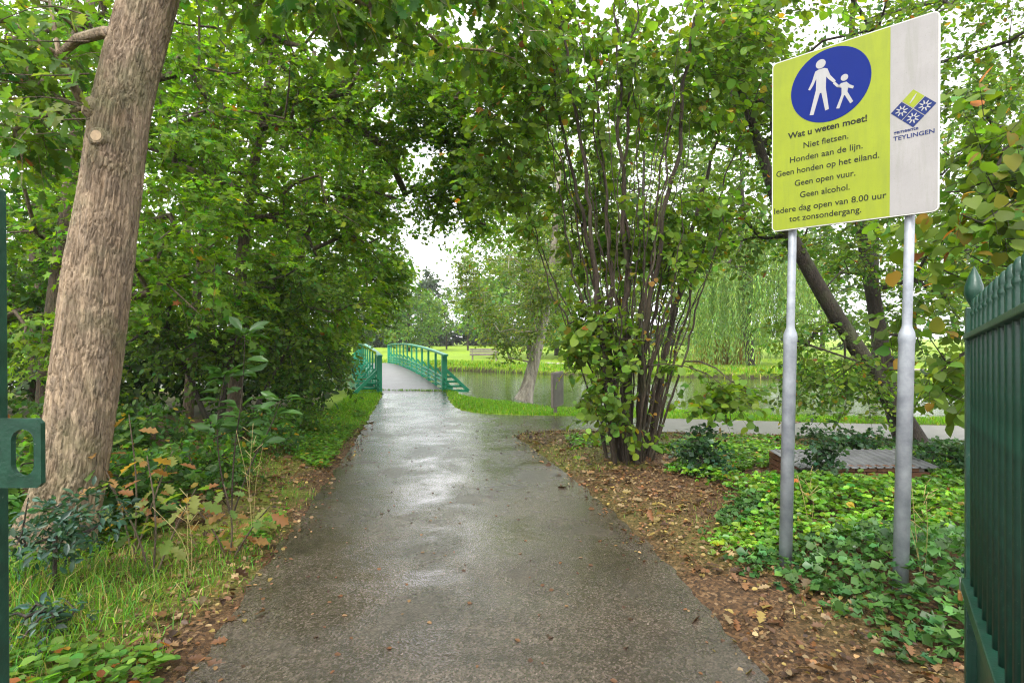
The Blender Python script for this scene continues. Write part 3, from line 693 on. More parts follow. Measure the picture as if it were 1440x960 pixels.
# ------------------------------------------------------------------ hazel clump beside the junction
def hazel():
    rng = np.random.default_rng(7); bx, by = 1.42, 6.9
    root = empty('hazel_tree', (bx, by, gz1(bx, by)), 'many-stemmed hazel clump with round yellow-green leaves beside the path junction', 'tree')
    nst = 58; ends = []
    allst = []
    for k in range(nst):
        a = rng.uniform(0, 6.28); q = rng.random() ** .6
        b0 = np.array([bx + .29 * q * math.cos(a), by + .26 * q * math.sin(a), gz1(bx, by) - .08])
        big = k < 8
        h = rng.uniform(4.8, 6.4) if big else rng.uniform(2.2, 5.2)
        lean = (.13 + .27 * q) * rng.uniform(.6, 1.2) * (.85 if big else 1.0)
        top = b0 + np.array([math.cos(a) * lean * h, math.sin(a) * lean * h * .8, h])
        mid1 = b0 + (top - b0) * .3 + np.array([-math.cos(a), -math.sin(a), 0]) * .10 * lean * h + rng.normal(0, .05, 3)
        mid2 = b0 + (top - b0) * .65 + rng.normal(0, .10, 3) - np.array([math.cos(a), math.sin(a), 0]) * .06 * lean * h
        r = (rng.uniform(.026, .044) if big else rng.uniform(.007, .019))
        p = chaikin(np.column_stack([[b0, mid1, mid2, top], [r, r * .85, r * .6, r * .25]]), 4)
        m_ = MB(); wob = np.array([[mnoise.noise(Vector((z[2] * 2.5, k * 3.1, 0))), mnoise.noise(Vector((z[2] * 2.5, k * 3.1, 9))), 0] for z in p[:, :3]]) * .075 + np.array([[mnoise.noise(Vector((z[2] * 7, k * 5.1, 1))), mnoise.noise(Vector((z[2] * 7, k * 5.1, 7))), 0] for z in p[:, :3]]) * .022
        p[:, :3] += wob * np.clip((p[:, 2:3] - .3), 0, 1)
        tube(m_, p[:, :3], p[:, 3], 9); allst.append((m_, p, big))
    # limbs in the crown: the ones the photo shows
    lobes = [(P(870, 130, 6.9), (1.55, 1.3, 1.05), 230), (P(690, 260, 7.4), (.6, .6, .4), 50), (P(760, 90, 6.6), (1.0, 1.0, .75), 120), (P(700, 190, 6.9), (.75, .8, .65), 75), (P(985, 110, 6.6), (1.0, .9, .85), 120), (P(1050, 40, 6.5), (.9, .9, .6), 80),
             (P(850, 0, 6.9), (2.0, 1.5, .8), 180), (P(880, 290, 6.9), (1.15, .9, .6), 60), (P(770, 290, 7.0), (.55, .6, .5), 36), (P(1000, 260, 6.8), (.6, .6, .5), 34), (P(880, -160, 6.9), (2.6, 2.0, 1.0), 40), (P(680, 30, 6.4), (.9, .8, .6), 80),
             (P(1010, 555, 6.2), (.48, .4, .20), 40), (P(960, 520, 6.5), (.4, .4, .3), 26), (P(815, 480, 6.8), (.28, .4, .42), 26), (P(835, 560, 6.6), (.22, .4, .25), 14), (P(890, 440, 6.5), (.55, .4, .6), 34), (P(890, 570, 6.45), (.4, .25, .45), 30), (P(950, 400, 6.7), (.45, .5, .5), 30), (P(870, 370, 6.8), (.85, .5, .45), 75), (P(890, 310, 6.8), (1.1, .6, .5), 70), (P(840, 450, 6.6), (.4, .4, .4), 26), (P(900, 520, 6.4), (.5, .25, .4), 34)]
    C, D = lobe_points(lobes, rng, 1.3, -.12, 5)
    st = np.concatenate([p[:, :3] for m_, p, b in allst]); rs = np.concatenate([p[:, 3] for m_, p, b in allst])
    owner = np.concatenate([[i] * len(p) for i, (m_, p, b) in enumerate(allst)])
    ti = rng.choice(len(C), 210, replace=False)
    # every tip grows from the stem nearest to it (from a lower point)
    byst = {}
    for t in C[ti]:
        dd = np.linalg.norm(st - t, axis=1) + 1.5 * np.maximum(0, st[:, 2] - t[2] + .25) ; byst.setdefault(owner[int(np.argmin(dd))], []).append(t)
    for kx, tl_ in byst.items():
        m_, p, b = allst[kx]; limbs(m_, p[:, :3], p[:, 3], np.array(tl_), rng, .006, .22, .1, .5, 5)
    cm = MB(); sprays(cm, T_ROUND, C, D, rng, .42, 10, .080, (.13, .215, .026), .5, .24, .2, .022, allst[0][0], .5)
    for m_, p, b in allst: m_.build('stem', M_HAZEL, root)
    cm.build('crown', M_LEAF, root, kind='stuff')
    # single low leaves round the foot of the stems
    k = 240
    a = rng.uniform(0, 6.28, k); z = rng.uniform(.1, 2.5, k); rad = .30 + .16 * z + rng.normal(0, .07, k)
    pos = np.stack([bx + rad * np.cos(a), by + rad * .8 * np.sin(a) - .05, z], -1)
    leaf_objects(root, T_ROUND, pos, rng.normal(0, .5, (k, 3)) + np.stack([np.cos(a), np.sin(a), -.6 + 0 * a], -1), rng.normal(0, .45, (k, 3)) + np.stack([np.cos(a) * .6, np.sin(a) * .6, .8 + 0 * a], -1), rng.uniform(.045, .08, k),
                 [(.12, .18, .03), (.16, .20, .03), (.09, .16, .03), (.25, .20, .03), (.30, .16, .03), (.13, .19, .035)], M_LEAF, seed=8)
hazel()

# ------------------------------------------------------------------ leaning alder and lime on the right
AG = (.11, .185, .026)
tree('alder_tree', 'dark twin-trunked tree leaning toward the hazel beside the side path',
     [(tk((5.62, 7.75, gz1(5.62, 7.75) - .1), P(1262, 575, 7.75), P(1205, 490, 7.7), P(1160, 420, 7.6), P(1118, 345, 7.5), P(1096, 300, 7.4), P(1062, 190, 7.3), P(1010, 40, 7.2)), [.145, .125, .107, .097, .085, .072, .055, .03]),
      (tk((5.75, 8.3, gz1(5.75, 8.3) - .1), P(1252, 560, 8.4), P(1238, 480, 8.5), P(1225, 400, 8.6), P(1206, 300, 8.7), P(1190, 160, 8.8), P(1200, -40, 9)), [.13, .115, .105, .10, .075, .06, .03])],
     [(P(1180, 60, 7.6), (1.9, 1.4, 1.0), 230), (P(1040, 180, 7.6), (1.0, 1.0, .8), 110), (P(1020, 60, 7.8), (1.1, 1.0, .7), 110), (P(1380, 120, 7.6), (1.6, 1.4, 1.4), 230), (P(1030, 330, 7.8), (.8, .8, .6), 75), (P(1180, 360, 8.3), (1.1, 1.0, .7), 90), (P(1190, 540, 7.4), (.75, .6, .42), 75), (P(1360, 380, 8.0), (1.1, 1.0, 1.2), 160), (P(1360, 540, 7.6), (.9, .8, .5), 90), (P(1240, -120, 8), (3.2, 2.4, 1.3), 90), (P(1120, 470, 7.6), (.5, .5, .35), 34), (P(960, 350, 8.0), (.55, .6, .4), 34), (P(1250, 230, 8.0), (1.6, 1.0, .8), 150), (P(1400, 0, 8.2), (1.8, 1.4, 1.0), 190), (P(1130, 530, 8.6), (.8, .5, .5), 60), (P(1290, 470, 9), (1.0, .7, .7), 80), (P(1110, 260, 9), (1.2, .8, .9), 110), (P(1060, -20, 8.2), (1.4, 1.2, .7), 110), (P(1400, 240, 8.8), (1.2, 1.0, 1.0), 130)],
     M_BARK, T_OVAL, AG, .075, .45, 13, 41, 190, .009, autumn=.02, thr=-.1, flat=.5)

def lime():
    rng = np.random.default_rng(12)
    b = (5.3, 4.7, gz1(5.3, 4.7) - .05)
    root = empty('lime_tree', b, 'small lime with broad brown-edged leaves hanging beside the green gate', 'tree')
    tp, tr = poly_sub([b, (5.1, 4.8, 1.2), (5.0, 4.9, 2.4), (5.0, 5.0, 4.2)], [.07, .06, .045, .02])
    m_ = MB(); tube(m_, tp, tr, 9)
    lobes = [(P(1395, 300, 4.6), (.52, .45, .5), 42), (P(1400, 450, 4.5), (.48, .4, .42), 36), (P(1330, 540, 4.8), (.32, .35, .22), 15), (P(1300, 330, 4.9), (.36, .35, .22), 14), (P(1420, 200, 4.8), (.6, .6, .45), 40), (P(1270, 470, 5.0), (.25, .3, .3), 9), (P(1480, 330, 4.7), (.7, .6, 1.0), 70)]
    C, D = lobe_points(lobes, rng, 1.6, -.15, 9)
    limbs(m_, tp[4:], tr[4:], C[rng.choice(len(C), 70, replace=False)], rng, .0055, .25)
    cm = MB(); sprays(cm, T_LIND, C, D, rng, .45, 7, .10, (.11, .18, .025), .5, .24, .2, .035, m_, .5)
    m_.build('trunk', M_BARK, root); cm.build('crown', M_LEAF, root, kind='stuff')
    k = 170
    ci = rng.integers(0, len(C), k); pos = C[ci] + rng.normal(0, .13, (k, 3)); pos[:, 1] -= .12
    leaf_objects(root, T_LIND, pos, rng.normal(0, .6, (k, 3)) + np.array([-.3, -.2, -.5]), rng.normal(0, .4, (k, 3)) + np.array([-.2, -.6, .8]), rng.uniform(.085, .135, k),
                 [(.13, .20, .028), (.15, .21, .03), (.10, .17, .025), (.20, .20, .03)], M_LEAF, seed=5)
    k = 42
    ci = rng.integers(0, len(C), k); pos = C[ci] + rng.normal(0, .15, (k, 3)); pos[:, 1] -= .15
    leaf_objects(root, T_LIND, pos, rng.normal(0, .6, (k, 3)) + np.array([-.3, -.2, -.5]), rng.normal(0, .4, (k, 3)) + np.array([-.2, -.6, .8]), rng.uniform(.085, .13, k),
                 [(.16, .20, .03), (.22, .19, .03), (.30, .20, .04)], M_LEAF, seed=6, rim=(.27, .13, .022))
lime()

# ------------------------------------------------------------------ birch on the bank
tree('birch_tree', 'leaning pale-barked birch with drooping foliage on the pond bank',
     [(tk((.30, 14.7, -.15), (.38, 14.7, .12), P(752, 505, 14.75), P(765, 450, 14.9), P(776, 380, 15.0), P(782, 300, 15.2), P(790, 200, 15.4)), [.26, .17, .15, .125, .10, .07, .03])],
     [(P(750, 380, 15), (1.5, 1.2, .9), 210), (P(690, 410, 15), (.8, .8, 1.0), 130), (P(705, 470, 14.6), (.45, .5, .7), 80), (P(770, 440, 15.2), (.9, .8, .7), 110), (P(800, 340, 15.3), (1.4, 1.1, 1.0), 150), (P(740, 300, 15.4), (1.4, 1.1, .8), 120), (P(690, 515, 14.4), (.13, .2, .32), 14), (P(760, 210, 15.5), (1.6, 1.2, 1.2), 120), (P(660, 380, 15.2), (.5, .6, .5), 50), (P(765, 415, 14.3), (.6, .35, .75), 110), (P(745, 470, 14.2), (.4, .3, .4), 40)],
     M_BIRCH, T_DIA, (.155, .22, .04), .075, .6, 16, 51, 110, .006, droop=.9, thr=-.15, autumn=.01)

#%%FAR
# ------------------------------------------------------------------ trees across the water
def far_tree(name, label, x, y, h, w, base, seed, nl=420, size=.34, trunk=.2, low=.18, weep=0., group=None, tips=26, lobn=12, L=1.1):
    rng = np.random.default_rng(seed); z0 = gz1(x, y)
    lob = []
    for k in range(lobn):
        t = (k + .5) / lobn; zz = h * (low + (1 - low) * t); rad = w * .5 * math.sin(math.pi * (.16 + .80 * t)) ** .7
        a = k * 2.4 + rng.normal(0, .4); q = rng.uniform(.2, .62)
        lob.append(((x + rad * q * math.cos(a), y + rad * q * math.sin(a), z0 + zz), (rad * .62, rad * .62, h * .12 + .3), nl // lobn))
    return tree(name, label, [(tk((x, y, z0 - .2), (x + rng.normal(0, .1), y, z0 + h * .4), (x + rng.normal(0, .3), y, z0 + h * .85)), [trunk, trunk * .75, trunk * .25])], lob,
                M_BARK, T_DIA, base, size, L, 12, seed, tips, .02, droop=.3 + weep, thr=-.22, twigs=False, noise_s=.35, group=group, sides=8, flat=.5)
far_tree('ash_tree', 'light green drooping tree on the lawn behind the bench', 1.2, 39, 16.5, 11, (.125, .20, .045), 61, 950, .30, .2, .12, .6, L=1.3)
far_tree('maple_tree', 'round bright green tree standing alone before the dark wood', -10.6, 58, 8.2, 7, (.11, .19, .03), 62, 320, .34, .2, .12)
far_tree('poplar_tree', 'tall dark bluish tree rising above the far wood', -12.6, 86, 10.5, 8, (.05, .085, .04), 63, 360, .5, .3, .1, L=1.6)
far_tree('poplar_tree', 'broad dark tree beside the tallest one in the far wood', -5.5, 88, 10, 9, (.055, .09, .042), 64, 360, .5, .3, .1, L=1.6)
far_tree('lime_tree', 'pale tree on the lawn seen between birch and hazel', 3.6, 46, 22, 13, (.13, .21, .04), 65, 1200, .32, .2, .1)
far_tree('lime_tree', 'yellowish-green tree across the pond behind the hazel stems', 9.5, 42, 22, 13, (.15, .215, .035), 66, 1300, .32, .2, .1)
far_tree('plane_tree', 'tall tree across the pond behind the weeping willow', 17, 42, 22, 14, (.13, .21, .035), 67, 1200, .34, .25, .1)
far_tree('plane_tree', 'broad tree across the pond behind the leaning twin-trunked tree', 23, 36, 19, 13, (.12, .19, .03), 68, 1000, .32, .25, .08)
far_tree('plane_tree', 'full green tree across the pond behind the gate end', 32, 38, 19, 13, (.10, .17, .03), 69, 800, .34, .25, .08)
for k, (x, y, h, w, b) in enumerate([(-44, 70, 15, 14, 0), (-33, 74, 13, 12, 0), (-24, 80, 12, 11, 1), (-17.5, 76, 8, 8, 1), (-1, 84, 11, 10, 1), (6, 80, 14, 11, 0), (14, 74, 15, 12, 1), (24, 70, 16, 13, 0), (36, 66, 16, 14, 1), (50, 60, 16, 14, 0), (64, 52, 16, 14, 1)]):
    far_tree('wood_tree', 'leafy tree in the hazy wood that closes the far side of the lawn', x, y, h, w, [(.06, .105, .035), (.075, .12, .035)][b], 80 + k, 260, .55, .3, .06, group='trees of the far wood', tips=16, L=1.7)
# low dark hedge under the far wood
rng = np.random.default_rng(91)
m_ = MB(); k = 2600; X = rng.uniform(-55, 40, k); C = np.stack([X, 92 - .002 * X ** 2 + rng.normal(0, 1.2, k), rng.uniform(.2, 3.4, k)], -1)
sprays(m_, T_DIA, C, nrmz(rng.normal(0, 1, (k, 3)) + np.array([0, -1, 0])), rng, 1.6, 7, .6, (.035, .06, .028), .3)
tag(m_.build('undergrowth', M_LEAF), 'dark continuous hedge of undergrowth below the far wood', 'hedge', kind='stuff')
# white-stemmed trees in front of the wood
for k, (px, py, d) in enumerate([(604, 491, 62), (628, 492, 66), (658, 492, 60)]):
    x = (px - 720) / F_PX * d
    far_tree('young_birch', ['slender pale-stemmed young tree close to the lone round tree', 'slender pale-stemmed young tree between the round tree and the bench', 'slender pale-stemmed young tree behind the bench end'][k], x, d, 7, 4.2, (.11, .18, .04), 100 + k, 120, .3, .11, .3, group='young pale-stemmed trees on the lawn', tips=12, lobn=7)

def willow():
    rng = np.random.default_rng(33); x, y = 12.2, 29.0
    root = empty('weeping_willow', (x, y, gz1(x, y)), 'weeping willow with long pale strands hanging to the pond', 'tree')
    m_ = MB(); tp, tr = poly_sub([(x, y, -.1), (x - .3, y, 2.5), (x - .2, y, 5.0), (x + .3, y, 7.5)], [.24, .2, .16, .09]); tube(m_, tp, tr, 12)
    tops = []
    for k in range(150):
        a = rng.uniform(0, 6.28); q = rng.random() ** .5; tops.append((x + 3.3 * q * math.cos(a), y + 2.8 * q * math.sin(a), 4.2 + 3.6 * (1 - q * q) + rng.normal(0, .35)))
    tops = np.array(tops); limbs(m_, tp[6:], tr[6:], tops, rng, .02, .6, .18); m_.build('trunk', M_BARK, root)
    cm = MB(); N = 900
    ti = rng.integers(0, len(tops), N); top = tops[ti] + rng.normal(0, .35, (N, 3)); Ls = np.minimum(rng.uniform(2.0, 5.6, N), top[:, 2] - .25)
    n = 46; t = np.arange(n)[None] / n
    pos = top[:, None] + np.stack([.10 * np.sin(t * 5 + rng.uniform(0, 6, (N, 1))), .1 * np.cos(t * 4 + rng.uniform(0, 6, (N, 1))), -t * Ls[:, None]], -1) + rng.normal(0, .035, (N, n, 3))
    d = rng.normal(0, .35, (N, n, 3)) - UP; nr = rng.normal(0, 1, (N, n, 3))
    cc = np.repeat(np.exp(rng.normal(0, .22, N)), n)
    put_leaves(cm, T_NARROW, pos.reshape(-1, 3), d.reshape(-1, 3), nr.reshape(-1, 3), rng.uniform(.14, .26, N * n), tint(N * n, (.19, .28, .085), rng, .2, .2, clus=cc))
    cm.build('crown', M_LEAF, root, kind='stuff')
willow()

# reeds: yellow grass across the water
rng = np.random.default_rng(35)
def blades(mb, pos, h, w, rng, base, lean=.35, var=.25, warm=.25, autumn=0, pal=((.4, .32, .14),)):
    N = len(pos); a = rng.uniform(0, 6.28, N); h = h * rng.uniform(.5, 1.25, N); w = w * rng.uniform(.6, 1.3, N)
    s = np.stack([np.cos(a), np.sin(a), 0 * a], -1) * w[:, None]; ln = rng.normal(0, lean, (N, 2)) * h[:, None]
    mid = pos + np.concatenate([ln * .3, h[:, None] * .6], 1); tip = pos + np.concatenate([ln, (h * (1 - .25 * np.linalg.norm(ln, axis=1) / np.maximum(h, 1e-6)))[:, None]], 1)
    V = np.stack([pos - s, pos + s, mid + s * .8, mid - s * .8, tip], 1)
    off = np.arange(N)[:, None] * 5
    mb.add(V.reshape(-1, 3), [np.array([[0, 1, 2, 3]]) + off, np.array([[3, 2, 4]]) + off], np.repeat(tint(N, base, rng, var, warm, autumn, pal), 5, 0))
m_ = MB(); k = 2600; X = rng.normal(12.0, .55, k); Y = rng.normal(32.6, .5, k)
blades(m_, np.stack([X, Y, gz(X, Y)], -1), 1.35, .03, rng, (.34, .22, .07), .2)
tag(m_.build('reeds', M_GRASS), 'tall yellow ornamental grass behind the willow strands', 'reeds', kind='stuff')

#%%BRIDGE
# ------------------------------------------------------------------ footbridge
def bridge():
    A = np.array([-2.72, 15.55]); B = np.array([-7.75, 31.6]); L = np.linalg.norm(B - A); t = (B - A) / L; nR = np.array([t[1], -t[0]])   # nR points right
    W = .84
    root = empty('footbridge', (A[0], A[1], 0), 'green painted arched footbridge with slatted railings over the pond', 'bridge')
    def at(s, off, z): q = A + t * s + nR * off; return np.array([q[0], q[1], z + zz(s)])
    def zz(s): u = s / L; return .012 + .17 * 4 * u * (1 - u) + .05 * u
    ss = np.linspace(-.22, L, 41); m_ = MB()
    ring = np.array([[at(s, -W, 0), at(s, W, 0), at(s, W, -.16), at(s, -W, -.16)] for s in ss]).reshape(-1, 3)
    i = np.arange(40)[:, None] * 4; j = np.arange(4)[None]; k = (j + 1) % 4
    m_.add(ring, [np.stack([i + j, i + 4 + j, i + 4 + k, i + k], -1).reshape(-1, 4), [[0, 1, 2, 3]], [[163, 162, 161, 160]]])
    m_.build('deck', M_DECK, root, smooth=False)
    n = 13; post_s = np.linspace(.05, L - .05, n); T3 = np.array([t[0], t[1], 0]); N3 = np.array([nR[0], nR[1], 0])
    for sg in (-1, 1):
        o = sg * (W + .045)
        for q, s in enumerate(post_s):
            m_ = MB(); end = q in (0, n - 1); w = .14 if end else .06
            box(m_, at(s, o, .40 if not end else .42), (w, w, 1.16 if not end else 1.2), np.stack([T3, N3, UP]))
            if not end:
                pass
            m_.build('post', M_BRIDGE, root, smooth=False)
            if not end:
                m_ = MB(); bar(m_, at(s, o + sg * .03, .5), at(s, o + sg * .46, -.1), .055, .055); m_.build('brace', M_BRIDGE, root, smooth=False)
                m_ = MB(); bar(m_, at(s, o, -.13), at(s, o + sg * .52, -.13), .07, .08); m_.build('outrigger', M_BRIDGE, root, smooth=False)
        m_ = MB()
        for a, b in zip(ss[:-1], ss[1:]): bar(m_, at(a, o, 1.0), at(b + .01, o, 1.0), .13, .05)
        m_.build('handrail', M_BRIDGE, root, smooth=False)
        for hz in (.10, .22, .34):
            m_ = MB()
            for a, b in zip(ss[:-1], ss[1:]): bar(m_, at(a, o + sg * .0, hz), at(b + .01, o, hz), .03, .055)
            m_.build('rail', M_BRIDGE, root, smooth=False)
        # flared end wings
        for s, e in ((.05, -1), (L - .05, 1)):
            out = (T3 * e * .15 + N3 * sg); out = out / np.linalg.norm(out)
            b0 = at(s, o, 0); top = b0 + UP * .62; foot = b0 + out * .68 - UP * .02
            wg = MB(); bar(wg, top, foot, .06, .09); bar(wg, b0 + UP * .0, foot, .05, .07); wing = wg.build('wing', M_BRIDGE, root, smooth=False)
            for hz in (.12, .25, .38):
                f = 1 - hz / .64; sl = MB(); bar(sl, b0 + UP * hz, b0 + UP * hz + out * .66 * f, .03, .06)
                so = sl.build('slat', M_BRIDGE); so.parent = wing
                so.matrix_parent_inverse = Matrix.Identity(4)
M_DECK = plain('bridge_deck', (.13, .118, .105), .32, 0, .5, .3, 2.5, .003, None, 90)
bridge()

# ------------------------------------------------------------------ bench and boards
def bench():
    x, y = -1.62, 33.4; z = gz1(x, y); root = empty('park_bench', (x, y, z), 'grey wooden park bench facing away across the lawn', 'bench')
    for k in range(3):
        m_ = MB(); box(m_, (x, y - .22 + .03 * k, z + .52 + .14 * k), (1.7, .03, .11)); m_.build('backrest_slat', M_WOODGREY, root, smooth=False)
        m_ = MB(); box(m_, (x, y - .08 + .14 * k, z + .45), (1.7, .12, .035)); m_.build('seat_slat', M_WOODGREY, root, smooth=False)
    for sx in (-.7, .7):
        m_ = MB(); box(m_, (x + sx, y + .02, z + .2), (.07, .42, .45)); bar(m_, (x + sx, y - .17, z + .40), (x + sx, y - .17, z + .85), .06, .05); m_.build('leg', M_WOODGREY, root, smooth=False)
bench()
def board():
    x, y = G(781, 581.5); z = gz1(x, y); root = empty('information_board', (x, y, z), 'grey back of a weathered board on one post by the pond', 'board')
    m_ = MB(); box(m_, (x, y, z + .3), (.07, .07, .75)); bevel(m_.build('post', M_WOODGREY, root, smooth=False), .006)
    a = R_(66); u = np.array([math.cos(a), math.sin(a), 0]); v = np.cross(UP, u)
    m_ = MB(); box(m_, (x + .04, y + .02, z + .5), (.62, .045, .68), np.stack([u, v, UP])); bevel(m_.build('panel', M_WOODGREY, root, smooth=False), .008)
    m_ = MB(); box(m_, (x + .04 - v[0] * .03, y + .02 - v[1] * .03, z + .5), (.56, .008, .62), np.stack([u, v, UP])); m_.build('notice', M_WOODDARK, root, smooth=False)
board()
m_ = MB(); x, y = G(994, 586); z = gz1(x, y); box(m_, (x, y, z + .12), (.09, .09, .5)); lathe(m_, [(.05, 0), (.05, .02), (.0, .06)], (x, y, z + .36), 8)
tag(m_.build('bollard', M_WOODGREY, smooth=False), 'short dark wooden post on the bank behind the hazel', 'post')

#%%SIGN
# ------------------------------------------------------------------ the park sign
def sign():
    M_YG = plain('sign_lime_face', (.255, .315, .006), .38, 0, .35, .12, 5); M_WH = plain('sign_white_face', (.335, .325, .315), .4, 0, .35, .14, 5)
    M_BL = plain('sign_blue', (.0005, .014, .16), .45, 0, .15, .08, 5); M_BK = plain('sign_black_print', (.018, .022, .01), .5, 0, .2, .1, 5)
    M_ED = plain('sign_edge', (.62, .62, .58), .4, .2); M_FIG = plain('sign_pictogram', (.36, .36, .36), .4, 0, .5, .08, 5); M_LB = plain('sign_logo_blue', (.006, .022, .13), .4, 0, .25)
    for mm, sc in ((M_YG, (.16, .21, .02)), (M_WH, (.20, .21, .16)), (M_FIG, (.24, .25, .22))):
        n, l = mm.node_tree.nodes, mm.node_tree.links; b = n['Principled BSDF']; src = b.inputs['Base Color'].links[0].from_socket
        mp = n.new('ShaderNodeMapping'); mp.inputs['Scale'].default_value = (14, 14, 1.6); l.new(coords(n), mp.inputs[0])
        t1 = noise_node(n, l, 1.4, 6, .7, mp.outputs[0], .3); t2 = noise_node(n, l, 130, 3, .6, coords(n))
        r1 = ramp(n, l, t1.outputs[0], [(.46, (0, 0, 0)), (.8, (.55, .55, .55))]); r2 = ramp(n, l, t2.outputs[0], [(.6, (0, 0, 0)), (.72, (.4, .4, .4))])
        x = mixc(n, l, r1.outputs[0], src, sc); x = mixc(n, l, r2.outputs[0], x.outputs[0], sc); l.new(x.outputs[0], b.inputs['Base Color'])
    LE = np.array([1.724, 3.78]); RE = np.array([2.36, 3.15]); w = np.linalg.norm(RE - LE); u2 = (RE - LE) / w
    U = np.array([u2[0], u2[1], 0]); Nn = np.array([u2[1], -u2[0], 0]); Nn = Nn if Nn[1] < 0 else -Nn
    zb, h = 2.197, 1.108; O = np.array([LE[0], LE[1], zb])
    root = empty('park_sign', (*((LE + RE) / 2), 0), 'yellow-green and white rules sign with blue walking emblem on two steel posts', 'sign')
    def S(a, b, off=0): return O + U * a + UP * b + Nn * off
    def flat(name, poly, off, material, parent, thick=.0008):
        """flat polygon laid on the face"""
        n = len(poly); tr = tessellate_polygon([[Vector((a, b, 0)) for a, b in poly]]); m_ = MB()
        V = np.array([S(a, b, off) for a, b in poly] + [S(a, b, off - thick) for a, b in poly]); T_ = np.array(tr)
        a_, b_, c_ = V[T_[:, 0]], V[T_[:, 1]], V[T_[:, 2]]; fl = np.cross(b_ - a_, c_ - a_) @ Nn < 0; T_[fl] = T_[fl][:, ::-1]
        i = np.arange(n); j = (i + 1) % n
        m_.add(V, [T_, np.stack([i, i + n, j + n, j], -1)]); o = m_.build(name, material, smooth=False)
        o.parent = parent; o.matrix_parent_inverse = Matrix.Translation(-Vector(root.location)) if parent is root else Matrix.Identity(4)
        return o
    def rrect(a0, b0, a1, b1, r, corners=(1, 1, 1, 1), k=6):
        out = []
        for (cx, cyy, s0, on) in ((a1 - r, b0 + r, -90, corners[1]), (a1 - r, b1 - r, 0, corners[2]), (a0 + r, b1 - r, 90, corners[3]), (a0 + r, b0 + r, 180, corners[0])):
            if on: out += [(cx + r * math.cos(R_(s0 + 90 * q / k)), cyy + r * math.sin(R_(s0 + 90 * q / k))) for q in range(k + 1)]
            else: out.append((cx + r * (1 if s0 in (-90, 0) else -1), cyy + r * (1 if s0 in (0, 90) else -1)))
        return out
    panel = flat('panel', rrect(0, 0, w, h, .03), 0, M_ED, root, .022)
    flat('lime_face', rrect(.006, .006, .664, h - .006, .025, (1, 0, 0, 1)), .0015, M_YG, panel)
    flat('white_face', rrect(.6645, .006, w - .006, h - .006, .025, (0, 1, 1, 0)), .0015, M_WH, panel)
    # round blue emblem with two walking figures
    cx, cyy, r = .344, .865, .2255
    em = flat('emblem', [(cx + r * math.cos(q / 64 * 2 * math.pi), cyy + r * math.sin(q / 64 * 2 * math.pi)) for q in range(64)], .0030, M_BL, root)
    def fig(poly): flat('walking_figure', [(cx + a * r, cyy + b * r) for a, b in poly], .0045, M_FIG, em)
    def disc(a, b, q): fig([(a + q * math.cos(k / 20 * 6.2832), b + q * math.sin(k / 20 * 6.2832)) for k in range(20)])
    disc(-.22, .64, .125)
    fig([(-.36, .47), (-.27, .50), (-.13, .50), (-.05, .46), (.02, .26), (.16, .06), (.11, .01), (-.03, .17), (-.08, .25), (-.09, -.05), (-.01, -.66), (-.10, -.68), (-.20, -.16), (-.24, -.16), (-.40, -.72), (-.50, -.70), (-.34, -.05), (-.33, .27), (-.41, .10), (-.49, -.01), (-.54, .02), (-.44, .22)])
    disc(.37, .08, .09)
    fig([(.29, -.05), (.42, -.05), (.50, -.15), (.60, -.22), (.57, -.28), (.46, -.22), (.44, -.32), (.58, -.62), (.51, -.66), (.38, -.40), (.36, -.40), (.25, -.72), (.17, -.70), (.30, -.36), (.30, -.18), (.23, -.08), (.13, .05), (.09, .0), (.19, -.13)])
    # lettering
    def text(body, a0, a1, b, material, size=.05, bold=.0005, name='text_line', off=.0030, sh=None):
        cu = bpy.data.curves.new('t', 'FONT'); cu.body = body; cu.size = size; cu.offset = bold; cu.resolution_u = 3
        if sh: cu.shear = sh
        to = bpy.data.objects.new('t', cu); COL.objects.link(to)
        dg = bpy.context.evaluated_depsgraph_get(); me = bpy.data.meshes.new_from_object(to.evaluated_get(dg))
        bpy.data.objects.remove(to); V = np.zeros(len(me.vertices) * 3); me.vertices.foreach_get('co', V); V = V.reshape(-1, 3)
        x0, x1 = V[:, 0].min(), V[:, 0].max()
        W = np.array([S(a0 + (v[0] - x0) / (x1 - x0) * (a1 - a0), b + v[1], off) for v in V])
        me.vertices.foreach_set('co', W.astype(np.float32).ravel()); me.update(); me.materials.clear(); me.materials.append(material)
        o = bpy.data.objects.new(name, me); COL.objects.link(o); o.parent = root; o.matrix_parent_inverse = Matrix.Translation(-Vector(root.location))
    d = -.017
    text('Wat u weten moet!', .10, .548, .605 + d, M_BK, .054, .0014)
    text('Niet fietsen.', .195, .45, .525 + d, M_BK, .053)
    text('Honden aan de lijn.', .1135, .526, .448 + d, M_BK, .053)
    text('Geen honden op het eiland.', .028, .611, .373 + d, M_BK, .053)
    text('Geen open vuur.', .143, .488, .293 + d, M_BK, .053)
    text('Geen alcohol.', .175, .458, .214 + d, M_BK, .053)
    text('Iedere dag open van 8.00 uur', .016, .648, .132 + d, M_BK, .053)
    text('tot zonsondergang.', .11, .52, .068 + d, M_BK, .053)
    # municipal mark: four tilted squares, the top one green
    q = .052
